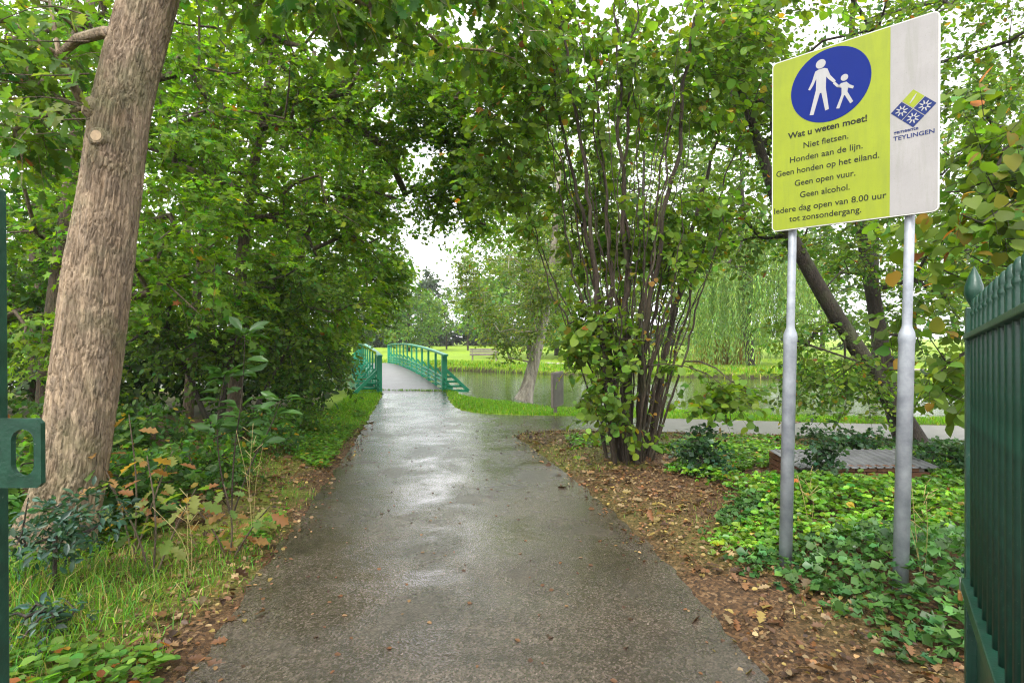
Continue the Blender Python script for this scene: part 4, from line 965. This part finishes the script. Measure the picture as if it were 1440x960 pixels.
    for (da, db, mm) in ((0, q * 1.06, M_YG), (-q * 1.06, 0, M_LB), (q * 1.06, 0, M_LB), (0, -q * 1.06, M_LB)):
        c0, c1 = .775 + da, .598 + db
        sq = flat('logo_square', [(c0 - q, c1), (c0, c1 - q), (c0 + q, c1), (c0, c1 + q)], .0030, mm, root)
        for a in range(8):
            an = a / 8 * 6.2832 + .2
            if mm is M_YG and a not in (1, 5): continue
            r0_, r1_ = (.010, .030) if mm is M_LB else (.0, .028)
            x0, y0, x1, y1 = c0 + r0_ * math.cos(an), c1 + r0_ * math.sin(an), c0 + r1_ * math.cos(an), c1 + r1_ * math.sin(an); px_, py_ = -math.sin(an) * .0042, math.cos(an) * .0042
            flat('logo_ray', [(x0 - px_, y0 - py_), (x1 - px_ * .5, y1 - py_ * .5), (x1 + px_ * .5, y1 + py_ * .5), (x0 + px_, y0 + py_)], .0042, M_FIG, sq)
    text('gemeente', .682, .80, .474, M_LB, .028, name='logo_text')
    text('TEYLINGEN', .680, .874, .436, M_LB, .034, name='logo_text')
    # two galvanised posts: wide below, stepped in above
    for px_, yb, lean in ((.112, 797, .04), (.752, 838, .045)):
        c = O + U * px_ - Nn * .055; c[2] = 0; k0 = gz1(c[0], c[1]); m_ = MB()
        prof = [(.0405, k0 - .25), (.0405, 1.46), (.043, 1.475), (.043, 1.50), (.040, 1.525), (.0265, 1.56), (.0255, 1.58), (.0255, zb + h - .08)]
        lathe(m_, prof, (c[0], c[1], 0), 24); m_.V[-1][:, 0] += (m_.V[-1][:, 2] - zb) / zb * lean; m_.build('post', M_GALV, root)
        for b in (.18, h - .2):
            m_ = MB(); cc = S(px_, b, -.03); bar(m_, cc - U * .06, cc + U * .06, .012, .035); lathe(m_, [(.030, -.018), (.030, .018)], (c[0], c[1], zb + b), 16); m_.build('clamp', M_STEEL, root, smooth=False)
sign()

# ------------------------------------------------------------------ gates
def gate_right():
    a = np.array([1.795, 2.2]); u = np.array([-.559, -.829]); u /= np.linalg.norm(u); n2 = np.array([-u[1], u[0]]); n2 = n2 if n2[0] < 0 else -n2     # n2 toward the path
    U = np.array([u[0], u[1], .05]); U /= np.linalg.norm(U); N3 = np.array([n2[0], n2[1], 0]); W3 = np.cross(U, N3); W3 = W3 if W3[2] > 0 else -W3
    root = empty('gate_leaf', (a[0], a[1], 0), 'open dark green picket gate leaf with round-topped bars and padlock', 'gate')
    ax = np.stack([U, N3, W3]); B0 = np.array([a[0], a[1], 0])
    def at(t, o, z): return B0 + U * t + N3 * o + W3 * z
    m_ = MB(); box(m_, at(0, 0, .86), (.055, .055, 1.52), ax); st = bevel(m_.build('stile', M_GREENPAINT, root, smooth=False), .004)
    m_ = MB(); lathe(m_, [(.001, 0), (.02, .0), (.018, .012), (.032, .035), (.043, .06), (.041, .09), (.026, .128), (.008, .16), (.0005, .172)], at(0, 0, 1.615), 16, flat=.75, ax=ax); m_.build('finial', M_GREENPAINT, root)
    m_ = MB(); box(m_, at(1.86, 0, .9), (.07, .07, 1.75), ax); bevel(m_.build('stile', M_GREENPAINT, root, smooth=False), .004)
    for z, hh, th in ((1.50, .02, .075), (.535, .05, .085)):
        m_ = MB(); box(m_, at(.94, 0, z), (1.82, th, hh), ax); bevel(m_.build('rail', M_GREENPAINT, root, smooth=False), .004)
    m_ = MB(); box(m_, at(.94, -.012, .30), (1.82, .012, .43), ax); m_.build('kick_plate', M_GREENPAINT, root, smooth=False)
    m_ = MB(); box(m_, at(.94, 0, .10), (1.82, .05, .05), ax); bevel(m_.build('rail', M_GREENPAINT, root, smooth=False), .004)
    # picket with a waisted round tip
    m_ = MB(); lathe(m_, [(.0155, .56), (.0155, 1.565), (.0135, 1.572), (.0165, 1.582), (.0165, 1.592), (.0125, 1.598), (.0145, 1.61), (.014, 1.628), (.008, 1.643), (.001, 1.648)], (0, 0, 0), 12); me = m_.mesh('picket'); me.materials.append(M_GREENPAINT)
    for k in range(15):
        o = bpy.data.objects.new('picket', me); COL.objects.link(o); o.parent = root
        p = at(.117 * (k + 1), .006, 0) - B0
        M = Matrix(((U[0], N3[0], W3[0], p[0]), (U[1], N3[1], W3[1], p[1]), (U[2], N3[2], W3[2], p[2]), (0, 0, 0, 1))); o.matrix_local = M
    # slide bolt and padlock
    m_ = MB(); box(m_, at(-.035, .034, .505), (.15, .008, .032), ax); m_.build('hasp', M_STEEL, root, smooth=False)
    m_ = MB(); lathe(m_, [(.0, 0), (.012, .0), (.012, .008), (.0, .012)], at(.0, .03, .58), 8, ax=np.stack([U, W3, N3])); m_.build('bolt', M_GREENPAINT, root)
    pl = MB(); c = at(-.085, .036, .455); box(pl, c, (.03, .016, .038), ax); lk = bevel(pl.build('padlock', M_BRASS, root, smooth=False), .004)
    sh = MB(); q = np.linspace(0, math.pi, 9); tube(sh, [c + U * .010 * math.cos(v) + W3 * (.022 + .022 * math.sin(v)) for v in q], .003, 6); so = sh.build('shackle', M_STEEL); so.parent = lk; so.matrix_parent_inverse = Matrix.Identity(4)
gate_right()
def gate_left():
    x, y = -1.468, 1.6; root = empty('gate_post', (x - .02, y, 0), 'dark green gate upright with slotted latch plate beside the oak', 'gate')
    m_ = MB(); hw = .04
    V = np.array([(x - hw, y - .03, -.1), (x + .024, y - .03, -.1), (x + .024, y + .03, -.1), (x - hw, y + .03, -.1), (x - hw, y - .03, 1.96), (x + .024, y - .03, 1.915), (x + .024, y + .03, 1.915), (x - hw, y + .03, 1.96)])
    m_.add(V, [[[0, 3, 2, 1], [4, 5, 6, 7], [0, 1, 5, 4], [1, 2, 6, 5], [2, 3, 7, 6], [3, 0, 4, 7]]]); bevel(m_.build('upright', M_GREENPAINT, root, smooth=False), .004)
    # latch plate with an upright slot: outer outline, inner slot
    z0, z1 = 1.5 - 206 * 1.6 / 800, 1.5 - 112 * 1.6 / 800; x0, x1 = x - .03, -1.29; sx0, sx1 = -1.372, -1.310; sz0, sz1 = z0 + .03, z1 - .028
    k = 8; slot = []
    rr = (sx1 - sx0) / 2; cxm = (sx0 + sx1) / 2
    for q in range(k + 1): an = math.pi * q / k; slot.append((cxm + rr * math.cos(an), sz1 - rr + rr * math.sin(an)))
    for q in range(k + 1): an = math.pi + math.pi * q / k; slot.append((cxm + rr * math.cos(an), sz0 + rr + rr * math.sin(an)))
    c = .012; outer = [(x1, (z0 + z1) / 2), (x1, z1 - c), (x1 - c, z1), (x0, z1), (x0, z0), (x1 - c, z0), (x1, z0 + c)]
    yf, yb_ = y - .044, y - .030
    tr = tessellate_polygon([[Vector((a, b, 0)) for a, b in outer], [Vector((a, b, 0)) for a, b in slot]]); pts = outer + slot; n = len(pts)
    V = np.array([(a, yf, b) for a, b in pts] + [(a, yb_, b) for a, b in pts]); T_ = np.array(tr)
    a_, b_, c_ = V[T_[:, 0]], V[T_[:, 1]], V[T_[:, 2]]; fl = np.cross(b_ - a_, c_ - a_)[:, 1] > 0; T_[fl] = T_[fl][:, ::-1]
    no = len(outer); i = np.arange(no); j = (i + 1) % no; i2 = np.arange(len(slot)) + no; j2 = (np.arange(len(slot)) + 1) % len(slot) + no
    m_ = MB(); m_.add(V, [T_, T_[:, ::-1] + n, np.stack([i, j, j + n, i + n], -1), np.stack([j2, i2, i2 + n, j2 + n], -1)])
    bevel(m_.build('latch_plate', M_GREENPAINT, root, smooth=False), .003)
    m_ = MB(); tube(m_, [(x + .016, y - .048, z0 - .01), (x + .016, y - .048, z1 + .004)], .012, 10); m_.build('weld', M_GREENPAINT, root)
    for z in (.15, 1.62):
        m_ = MB(); box(m_, (x - .5, y, z), (.92, .04, .05)); bevel(m_.build('rail', M_GREENPAINT, root, smooth=False), .004)
    m_ = MB(); lathe(m_, [(.0155, .17), (.0155, 1.7), (.012, 1.71), (.016, 1.73), (.012, 1.76), (.001, 1.78)], (0, 0, 0), 12); me = m_.mesh('picket'); me.materials.append(M_GREENPAINT)
    for k in range(7):
        o = bpy.data.objects.new('picket', me); COL.objects.link(o); o.parent = root; o.location = (-.14 - .117 * k, -.0, 0)
gate_left()

# ------------------------------------------------------------------ low brick box with sheet roof
def brick_box():
    x0, x1, y0, y1 = 2.94, 4.2, 5.75, 6.28; z = .03
    root = empty('brick_well_cover', ((x0 + x1) / 2, (y0 + y1) / 2, z), 'low brick housing with grey ridged metal sheets among the ground cover', 'housing')
    m_ = MB(); box(m_, ((x0 + x1) / 2, (y0 + y1) / 2, z + .03), (x1 - x0 - .03, y1 - y0 - .03, .26)); m_.build('mortar_core', M_MORTAR, root, smooth=False)
    m_ = MB(); box(m_, (0, 0, 0), (.205, .1, .058)); me = m_.mesh('brick', False); me.materials.append(M_BRICK)
    bl = Vector(root.location); rng = np.random.default_rng(2)
    for c in range(4):
        zz = z - .06 + c * .068
        for k in range(7):
            xx = x0 + .1 + k * .215 + (.1075 if c % 2 else 0)
            if xx + .1 > x1 + .12: continue
            for yy in (y0 + .03, y1 - .03):
                o = bpy.data.objects.new('brick', me); COL.objects.link(o); o.parent = root; o.location = Vector((xx, yy + rng.normal(0, .003), zz)) - bl; o.rotation_euler = (0, 0, rng.normal(0, .012))
        for k in range(3):
            yy = y0 + .17 + k * .215
            for xx in (x0 + .03, x1 - .03):
                o = bpy.data.objects.new('brick', me); COL.objects.link(o); o.parent = root; o.location = Vector((xx, yy, zz)) - bl; o.rotation_euler = (0, 0, math.pi / 2 + rng.normal(0, .012))
    # roof sheets, low at the front
    nS = 4; wS = (x1 - x0 + .14) / nS
    for k in range(nS):
        m_ = MB(); xa = x0 - .07 + k * wS
        prof = []
        for q in range(4):
            a = xa + wS * q / 4; prof += [(a, 0), (a + wS * .17, 0), (a + wS * .195, .014), (a + wS * .225, .014)]
        prof.append((xa + wS + .004, 0)); prof = np.array(prof); n = len(prof); sk = rng.normal(0, .006)
        top = [(a, y0 - .07 + sk, z + .165 + b) for a, b in prof] + [(a, y1 + .06, z + .215 + b) for a, b in prof]
        bot = [(a, b, c - .006) for a, b, c in top]; i = np.arange(n - 1)
        m_.add(top + bot, [np.stack([i, i + 1, i + 1 + n, i + n], -1), np.stack([i + 1 + 2 * n, i + 2 * n, i + 3 * n, i + 3 * n + 1], -1), np.stack([i, i + 2 * n, i + 1 + 2 * n, i + 1], -1)])
        m_.build('roof_sheet', M_SHEET, root, smooth=False)
brick_box()

#%%PLANTS
# ------------------------------------------------------------------ ground plants
def scatter(n, x0, x1, y0, y1, rng, cond):
    X = rng.uniform(x0, x1, n); Y = rng.uniform(y0, y1, n); z, dp, dw = ground_z(X, Y); k = cond(X, Y, dp, dw)
    return np.stack([X, Y, z], -1)[k], dp[k]

def carpet():
    """ivy and ground elder right of the path"""
    rng = np.random.default_rng(51)
    def cond(X, Y, dp, dw):
        e = .62 + .45 * np.clip((Y - 4.3) / 1.2, 0, 1) + .26 * wav(X, Y, 1.7, 8)
        ok = (dp > np.where(Y > 7, .12, e)) & (Y < 8.6) & (wav(X, Y, 2.4, 9) > -.75)
        box_ = (X > 2.7) & (X < 4.25) & (Y > 5.6) & (Y < 6.5)
        hz = (X - 1.42) ** 2 + (Y - 6.9) ** 2 < .35
        fr = (np.abs(X - 1.7) < .5) & (Y < 2.6)
        return ok & ~box_ & ~hz & ~fr & (rng.random(len(X)) < np.where(Y > 7, .7, np.clip((dp - e) * 3.0 + .15, 0, 1)))
    P0, dp = scatter(52000, .8, 9.5, 2.6, 8.6, rng, cond)
    h = .03 + (.05 + .13 * np.clip((6.6 - P0[:, 1]) / 2, 0, 1)) * np.clip((dp - .6) / .9, .15, 1) * (1 + .55 * wav(P0[:, 0], P0[:, 1], 3.3, 11))
    pos = P0.copy(); n = len(pos); pos[:, 2] += h * rng.uniform(.25, 1.0, n)
    ivy = (wav(P0[:, 0], P0[:, 1], 1.3, 12) + .9 * (P0[:, 1] < 3.9) - .3) > .42
    d = rng.normal(0, 1, (n, 3)) * np.array([1, 1, .25]) + np.array([0, 0, -.1]); nr = UP + rng.normal(0, .5, (n, 3)) + np.array([0, -.2, 0])
    col = np.where(ivy[:, None], tint(n, (.055, .135, .03), rng, .3, .15), tint(n, (.115, .24, .02), rng, .38, .25, .03))
    m_ = MB(); sz = np.where(ivy, rng.uniform(.04, .075, n), rng.uniform(.03, .065, n))
    put_leaves(m_, T_STAR, pos[ivy], d[ivy], nr[ivy], sz[ivy], col[ivy])
    k = ~ivy
    for a in (-.9, 0, .9):                                               # ground elder: three leaflets
        c, s = math.cos(a), math.sin(a); dd = np.stack([d[:, 0] * c - d[:, 1] * s, d[:, 0] * s + d[:, 1] * c, d[:, 2]], -1)
        put_leaves(m_, T_OVAL, pos[k], dd[k], nr[k] + rng.normal(0, .15, (k.sum(), 3)), sz[k] * (1 if a == 0 else .85), col[k])
    tag(m_.build('ground_cover', M_LEAF_GLOSS), 'ivy and bright ground elder carpet around the sign posts', 'ground cover', kind='stuff')
carpet()

def litter_leaves():
    rng = np.random.default_rng(52)
    P0, dp = scatter(60000, -5, 5.5, 1.6, 10, rng, lambda X, Y, dp, dw: (dp > -.22) & (rng.random(len(X)) < np.clip(np.where(X > 0, 1.25, 1.15) - dp * .45, .05, 1) * np.where(dp < .05, np.clip(.35 + dp * 1.6, .02, 1), 1)) & (wav(X, Y, 2.1, 14) > -.9))
    n = len(P0); pos = P0 + np.array([0, 0, .012]) + rng.uniform(0, .02, (n, 1)) * UP
    pos[:, 2] = np.maximum(pos[:, 2], .012)
    m_ = MB(); pal = np.array([(.12, .058, .024), (.18, .09, .036), (.25, .15, .065), (.07, .038, .02), (.18, .078, .027), (.28, .20, .10), (.26, .19, .05)])
    col = pal[rng.integers(0, len(pal), n)] * .8 * np.exp(rng.normal(0, .35, (n, 1)))
    big = rng.random(n) < .08
    d = rng.normal(0, 1, (n, 3)) * np.array([1, 1, .2]); nr = UP + rng.normal(0, .45, (n, 3))
    put_leaves(m_, T_OAK, pos[big], d[big], nr[big], rng.uniform(.06, .11, big.sum()), col[big])
    put_leaves(m_, T_OVAL, pos[~big], d[~big], nr[~big], rng.uniform(.012, .042, (~big).sum()), col[~big])
    tag(m_.build('leaf_litter', M_DEAD), 'brown fallen leaves lying along both edges of the path', 'fallen leaves', kind='stuff')
    m_ = MB(); k = 300; X = rng.uniform(-1.8, 1.2, k); Y = 2.0 + 9 * rng.random(k) ** 1.5
    ok = sdf(X, Y, pathOutline) < -.1; X, Y = X[ok], Y[ok]; k = len(X)
    put_leaves(m_, T_OVAL, np.stack([X, Y, np.full(k, .007)], -1), rng.normal(0, 1, (k, 3)) * np.array([1, 1, 0]), UP + rng.normal(0, .15, (k, 3)), rng.uniform(.012, .04, k), pal[rng.integers(0, 5, k)] * .8)
    tag(m_.build('path_leaves', M_DEAD), 'scattered small brown leaves stuck to the wet asphalt', 'fallen leaves', kind='stuff')
litter_leaves()

def grasses():
    rng = np.random.default_rng(53)
    # left verge
    m_ = MB()
    A, dp = scatter(110000, -5, -.6, 1.5, 12, rng, lambda X, Y, dp, dw: (dp > .02) & (X < 0) & (rng.random(len(X)) < np.clip(.30 + .6 * wav(X, Y, 2.6, 15) + .8 * np.exp(-((X + 2.55) ** 2 / .5 + (Y - 2.9) ** 2 / .8)) - .25 * (dp < .18) - .22 * np.clip(dp - 1.3, 0, 3), .01, .9)))
    hh = .035 + .15 * np.exp(-((A[:, 0] + 2.6) ** 2 / .5 + (A[:, 1] - 2.9) ** 2 / .9)) + .03 * rng.random(len(A))
    blades(m_, A, hh, .0029, rng, (.115, .24, .025), .6, .32, .3, .15)
    # right edge tufts
    A, dp = scatter(16000, .1, 4, 1.6, 9.2, rng, lambda X, Y, dp, dw: (dp > .03) & (dp < 1.3) & (rng.random(len(X)) < np.clip(.02 + .5 * wav(X, Y, 2.9, 16) + .4 * (Y > 7.6) * (dp < .5), 0, .6)))
    blades(m_, A, .06, .003, rng, (.16, .23, .035), .5, .25, .25, .3)
    tag(m_.build('verge_grass', M_GRASS), 'uneven grass tufts along the path edges', 'grass', kind='stuff')
    m_ = MB()
    A, dp = scatter(150000, -5, 11, 9.3, 17, rng, lambda X, Y, dp, dw: (dp > .04) & (dw > -.12) & (rng.random(len(X)) < np.clip(.75 + .3 * wav(X, Y, 1.9, 17), .1, 1)) & (np.abs(X) < Y * .95) & ((X > -2) | (dp < .9)))
    blades(m_, A, .075, .008, rng, (.155, .30, .022), .5, .22, .25, .03)
    tag(m_.build('bank_grass', M_GRASS), 'bright green grass on the pond bank between path and water', 'grass', kind='stuff')
    m_ = MB()
    A, dp = scatter(70000, -9, 16, 24, 36, rng, lambda X, Y, dp, dw: (dw > -.05) & (dw < 2.0))
    blades(m_, A, .22, .02, rng, (.19, .31, .025), .4, .22, .3, .06)
    tag(m_.build('shore_grass', M_GRASS), 'longer yellow-green grass along the far shore', 'grass', kind='stuff')
grasses()

def plant(name, label, base, stems, T, leaf, size, seed, n_each, mat_, bark, droop=.3, cat='plant', autumn=0, spread=.12, upn=.7, whorl=False, pal=None, rim=None):
    """stems: list of polylines; leaves are objects along the upper part"""
    rng = np.random.default_rng(seed); root = empty(name, base, label, cat)
    P_, D_, N_ = [], [], []
    for s in stems:
        p = chaikin(np.array(s, float), 2); r = np.linspace(.009, .003, len(p)); m_ = MB(); tube(m_, p, r, 6); m_.build('stem', bark, root)
        for k in range(n_each):
            f = (.35 + .65 * (k + 1) / n_each) if not whorl else rng.choice([.55, .78, 1.0]) + rng.normal(0, .03); q = min(f, .999) * (len(p) - 1); i = int(q); b = p[i] + (p[min(i + 1, len(p) - 1)] - p[i]) * (q - i)
            a = k * 2.4 + rng.normal(0, .3); d = np.array([math.cos(a), math.sin(a), -droop + rng.normal(0, .25) + (.4 if whorl else 0)])
            P_.append(b + nrmz(d) * spread * rng.uniform(.1, .6)); D_.append(d); N_.append(np.array([0, -.2, upn]) + rng.normal(0, .3, 3))
    N = len(P_)
    leaf_objects(root, T, np.array(P_), np.array(D_), np.array(N_), size * rng.uniform(.7, 1.2, N), leaf, mat_, seed=seed, rim=rim)
    return root
g = lambda x, y: (x, y, gz1(x, y))
def stem(b, *offs): return [np.array(b) + np.array([0, 0, -.05])] + [np.array(b) + np.array(o) for o in offs]
b = g(-2.35, 4.75)
plant('rhododendron_sapling', 'upright sapling with long glossy leaves in front of the dark shrubs', b,
      [stem(b, (.02, 0, .5), (.10, 0, 1.0), (.12, 0, 1.5)), stem(b, (-.1, 0, .4), (-.12, 0, .8), (-.05, 0, 1.15)), stem(b, (.15, 0, .4), (.32, 0, .7), (.42, 0, .95))],
      T_LONG, [(.05, .125, .028), (.07, .16, .035), (.045, .11, .025)],   .16, 61, 32, M_LEAF_GLOSS, M_HAZEL, .1, 'sapling', whorl=True)
for q, (x, y, hgt, lb) in enumerate([(-2.25, 3.55, .75, 'oak sapling with yellowing and browned leaves at the foot of the oak'), (-1.92, 3.85, .5, 'short oak sapling with brown-edged leaves near the path edge'), (-2.6, 3.9, .95, 'taller thin oak sapling with pale leaves right of the oak trunk')]):
    b = g(x, y)
    plant('oak_sapling', lb, b, [stem(b, (.03, 0, hgt * .5), (-.05, .03, hgt)), stem(b, (.15, -.02, hgt * .4), (.3, -.05, hgt * .75)), stem(b, (-.1, 0, hgt * .4), (-.28, 0, hgt * .8))], T_OAK,
          [(.13, .19, .04), (.18, .20, .05), (.30, .17, .06), (.10, .17, .04), (.24, .11, .04)], .115, 70 + q, 13, M_LEAF, M_MAPLEBARK, .35, 'sapling')
def bush(name, label, c, r, n, T, base, size, seed, matl, h0=.0, cat='bush', stems=7, autumn=0):
    rng = np.random.default_rng(seed); z = gz1(c[0], c[1]); root = empty(name, (c[0], c[1], z), label, cat)
    cc = np.array([c[0], c[1], z + h0 + r[2]]); C, D = lobe_points([(cc, r, n)], rng, 3.0, -.35, seed)
    C[:, 2] = np.maximum(C[:, 2], z + .04)
    m_ = MB(); st = [np.array([c[0], c[1], z - .05]), np.array([c[0], c[1], z + h0 + r[2] * .6])]
    tube(m_, st, [.014, .01], 6); limbs(m_, np.array(st), [.014, .01], C[rng.choice(len(C), min(len(C), stems * 3), replace=False)], rng, .004, .12, sides=5)
    cm = MB(); sprays(cm, T, C, D, rng, .2, 9, size, base, .1, .25, .2, autumn, None, .5); m_.build('stems', M_BARK, root); cm.build('foliage', matl, root, kind='stuff')
    return root
bush('barberry_bush', 'low bluish-green spiny evergreen bush before the oak trunk', (-2.62, 3.25), (.34, .26, .20), 90, T_LONG, (.035, .085, .05), .055, 81, M_LEAF_GLOSS, .22)
bush('barberry_bush', 'trailing bluish-green sprigs in the long grass by the gate upright', (-2.25, 2.75), (.2, .18, .09), 22, T_LONG, (.04, .09, .06), .05, 82, M_LEAF_GLOSS, .05)
bush('holly_bush', 'dark evergreen bush beside the hazel foot', (2.05, 6.1), (.28, .26, .26), 80, T_STAR, (.03, .075, .028), .055, 83, M_LEAF_GLOSS, .02)
bush('holly_bush', 'dark leggy evergreen before the metal sheet roof', (2.98, 5.5), (.20, .16, .30), 60, T_STAR, (.035, .08, .03), .05, 84, M_LEAF_GLOSS, .08)
bush('holly_bush', 'dark evergreen clump against the far end of the brick housing', (4.05, 6.75), (.34, .24, .18), 60, T_STAR, (.035, .085, .03), .055, 85, M_LEAF_GLOSS, .05)
bush('ivy_clump', 'broad dark evergreen clump between housing and gate', (4.75, 6.0), (.5, .35, .20), 90, T_STAR, (.04, .095, .03), .065, 86, M_LEAF_GLOSS, .02)
bush('bramble_clump', 'low bramble spilling from the shrubs to the verge', (-2.95, 5.3), (.55, .5, .26), 150, T_OVAL, (.06, .13, .025), .06, 87, M_LEAF, .0, autumn=.03)
bush('bramble_clump', 'bramble and nettles between sapling and privet', (-3.1, 6.9), (.6, .6, .3), 150, T_OVAL, (.055, .125, .024), .06, 88, M_LEAF, .0, autumn=.02)
bush('bramble_clump', 'leafy weeds around the foot of the oak', (-3.05, 4.4), (.5, .4, .28), 140, T_OVAL, (.05, .115, .024), .06, 89, M_LEAF, .0, autumn=.03)
bush('bramble_clump', 'dark bramble thicket in the shade right behind the oak', (-4.1, 6.0), (.8, .6, .34), 190, T_OVAL, (.05, .11, .022), .07, 91, M_LEAF, .0, autumn=.02)
bush('bramble_clump', 'wide bramble patch further back under the maples', (-5.4, 7.2), (1.1, .7, .36), 220, T_OVAL, (.05, .105, .02), .075, 92, M_LEAF, .0, autumn=.03)
bush('bramble_clump', 'weedy bramble left of the oak against the fence side', (-4.7, 5.0), (.7, .6, .36), 170, T_OVAL, (.07, .14, .025), .07, 93, M_LEAF, .0, autumn=.05)
bush('bramble_clump', 'low weeds spilling onto the verge below the privet', (-3.35, 8.6), (.6, .7, .24), 150, T_OVAL, (.09, .17, .028), .06, 94, M_LEAF, .0, autumn=.02)
bush('nettle_clump', 'bright green weeds left of the oak foot', (-3.55, 3.9), (.35, .35, .36), 110, T_OVAL, (.09, .19, .03), .06, 90, M_LEAF, .0)
def weeds():
    rng = np.random.default_rng(95)
    m_ = MB(); A, dp = scatter(11000, -4.2, -.9, 1.7, 11, rng, lambda X, Y, dp, dw: (dp > .10) & (dp < 2.4) & (wav(X, Y, 2.2, 31) > -.15 - .3 * np.clip(dp - .8, 0, 1)))
    n = len(A)
    for a in (0, 1.57, 3.14, 4.71):
        dd = np.stack([np.cos(a + A[:, 0] * 40), np.sin(a + A[:, 0] * 40), rng.uniform(.0, .5, n)], -1)
        put_leaves(m_, T_OVAL, A + UP * rng.uniform(.02, .09, (n, 1)), dd, UP + rng.normal(0, .3, (n, 3)), rng.uniform(.03, .07, n), tint(n, (.11, .22, .03), rng, .25, .2, .03))
    tag(m_.build('verge_weeds', M_LEAF), 'small round-leaved weeds between the grass tufts', 'weeds', kind='stuff')
    # dry stalks
    for q, (px, py, d, h) in enumerate([(355, 480, 4.2, .8), (265, 640, 3.4, .55), (1300, 760, 3.3, .6), (1140, 700, 4.3, .45), ]):
        c = P(px, py, d); z = gz1(c[0], c[1]); m2 = MB()
        for k in range(3):
            tube(m2, chaikin([(c[0], c[1], z - .02), (c[0] + rng.normal(0, .03), c[1], z + h * .5), (c[0] + rng.normal(0, .10), c[1] + rng.normal(0, .05), z + h * rng.uniform(.8, 1.1))], 2), .0016, 5)
        for k in range(10):
            f = rng.uniform(.5, 1) * h; a = rng.uniform(0, 6.28); tube(m2, [(c[0], c[1], z + f), (c[0] + .07 * math.cos(a), c[1] + .07 * math.sin(a), z + f + .06)], .0018, 4)
        tag(m2.build('dry_stalk', M_STRAW), ['thin straw stalk rising before the dark shrubs', 'bent straw stalk in front of the oak foot', 'straw-coloured plant stalk between sign post and gate', 'pale dry stalks beside the sign post'][q], 'stalk')
M_STRAW = plain('straw', (.36, .29, .11), .7)
weeds()

#%%HAZE
# ------------------------------------------------------------------ damp air
m, n, l, b = mat('haze_air'); n.remove(b)
pv = n.new('ShaderNodeVolumePrincipled'); pv.inputs['Color'].default_value = (.93, .95, .98, 1); pv.inputs['Density'].default_value = .0007; pv.inputs['Anisotropy'].default_value = .2
l.new(pv.outputs[0], n['Material Output'].inputs['Volume'])
m_ = MB(); box(m_, (0, 0, 12.6), (1100, 1100, 29.4)); tag(m_.build('haze', m, smooth=False), kind='stuff')
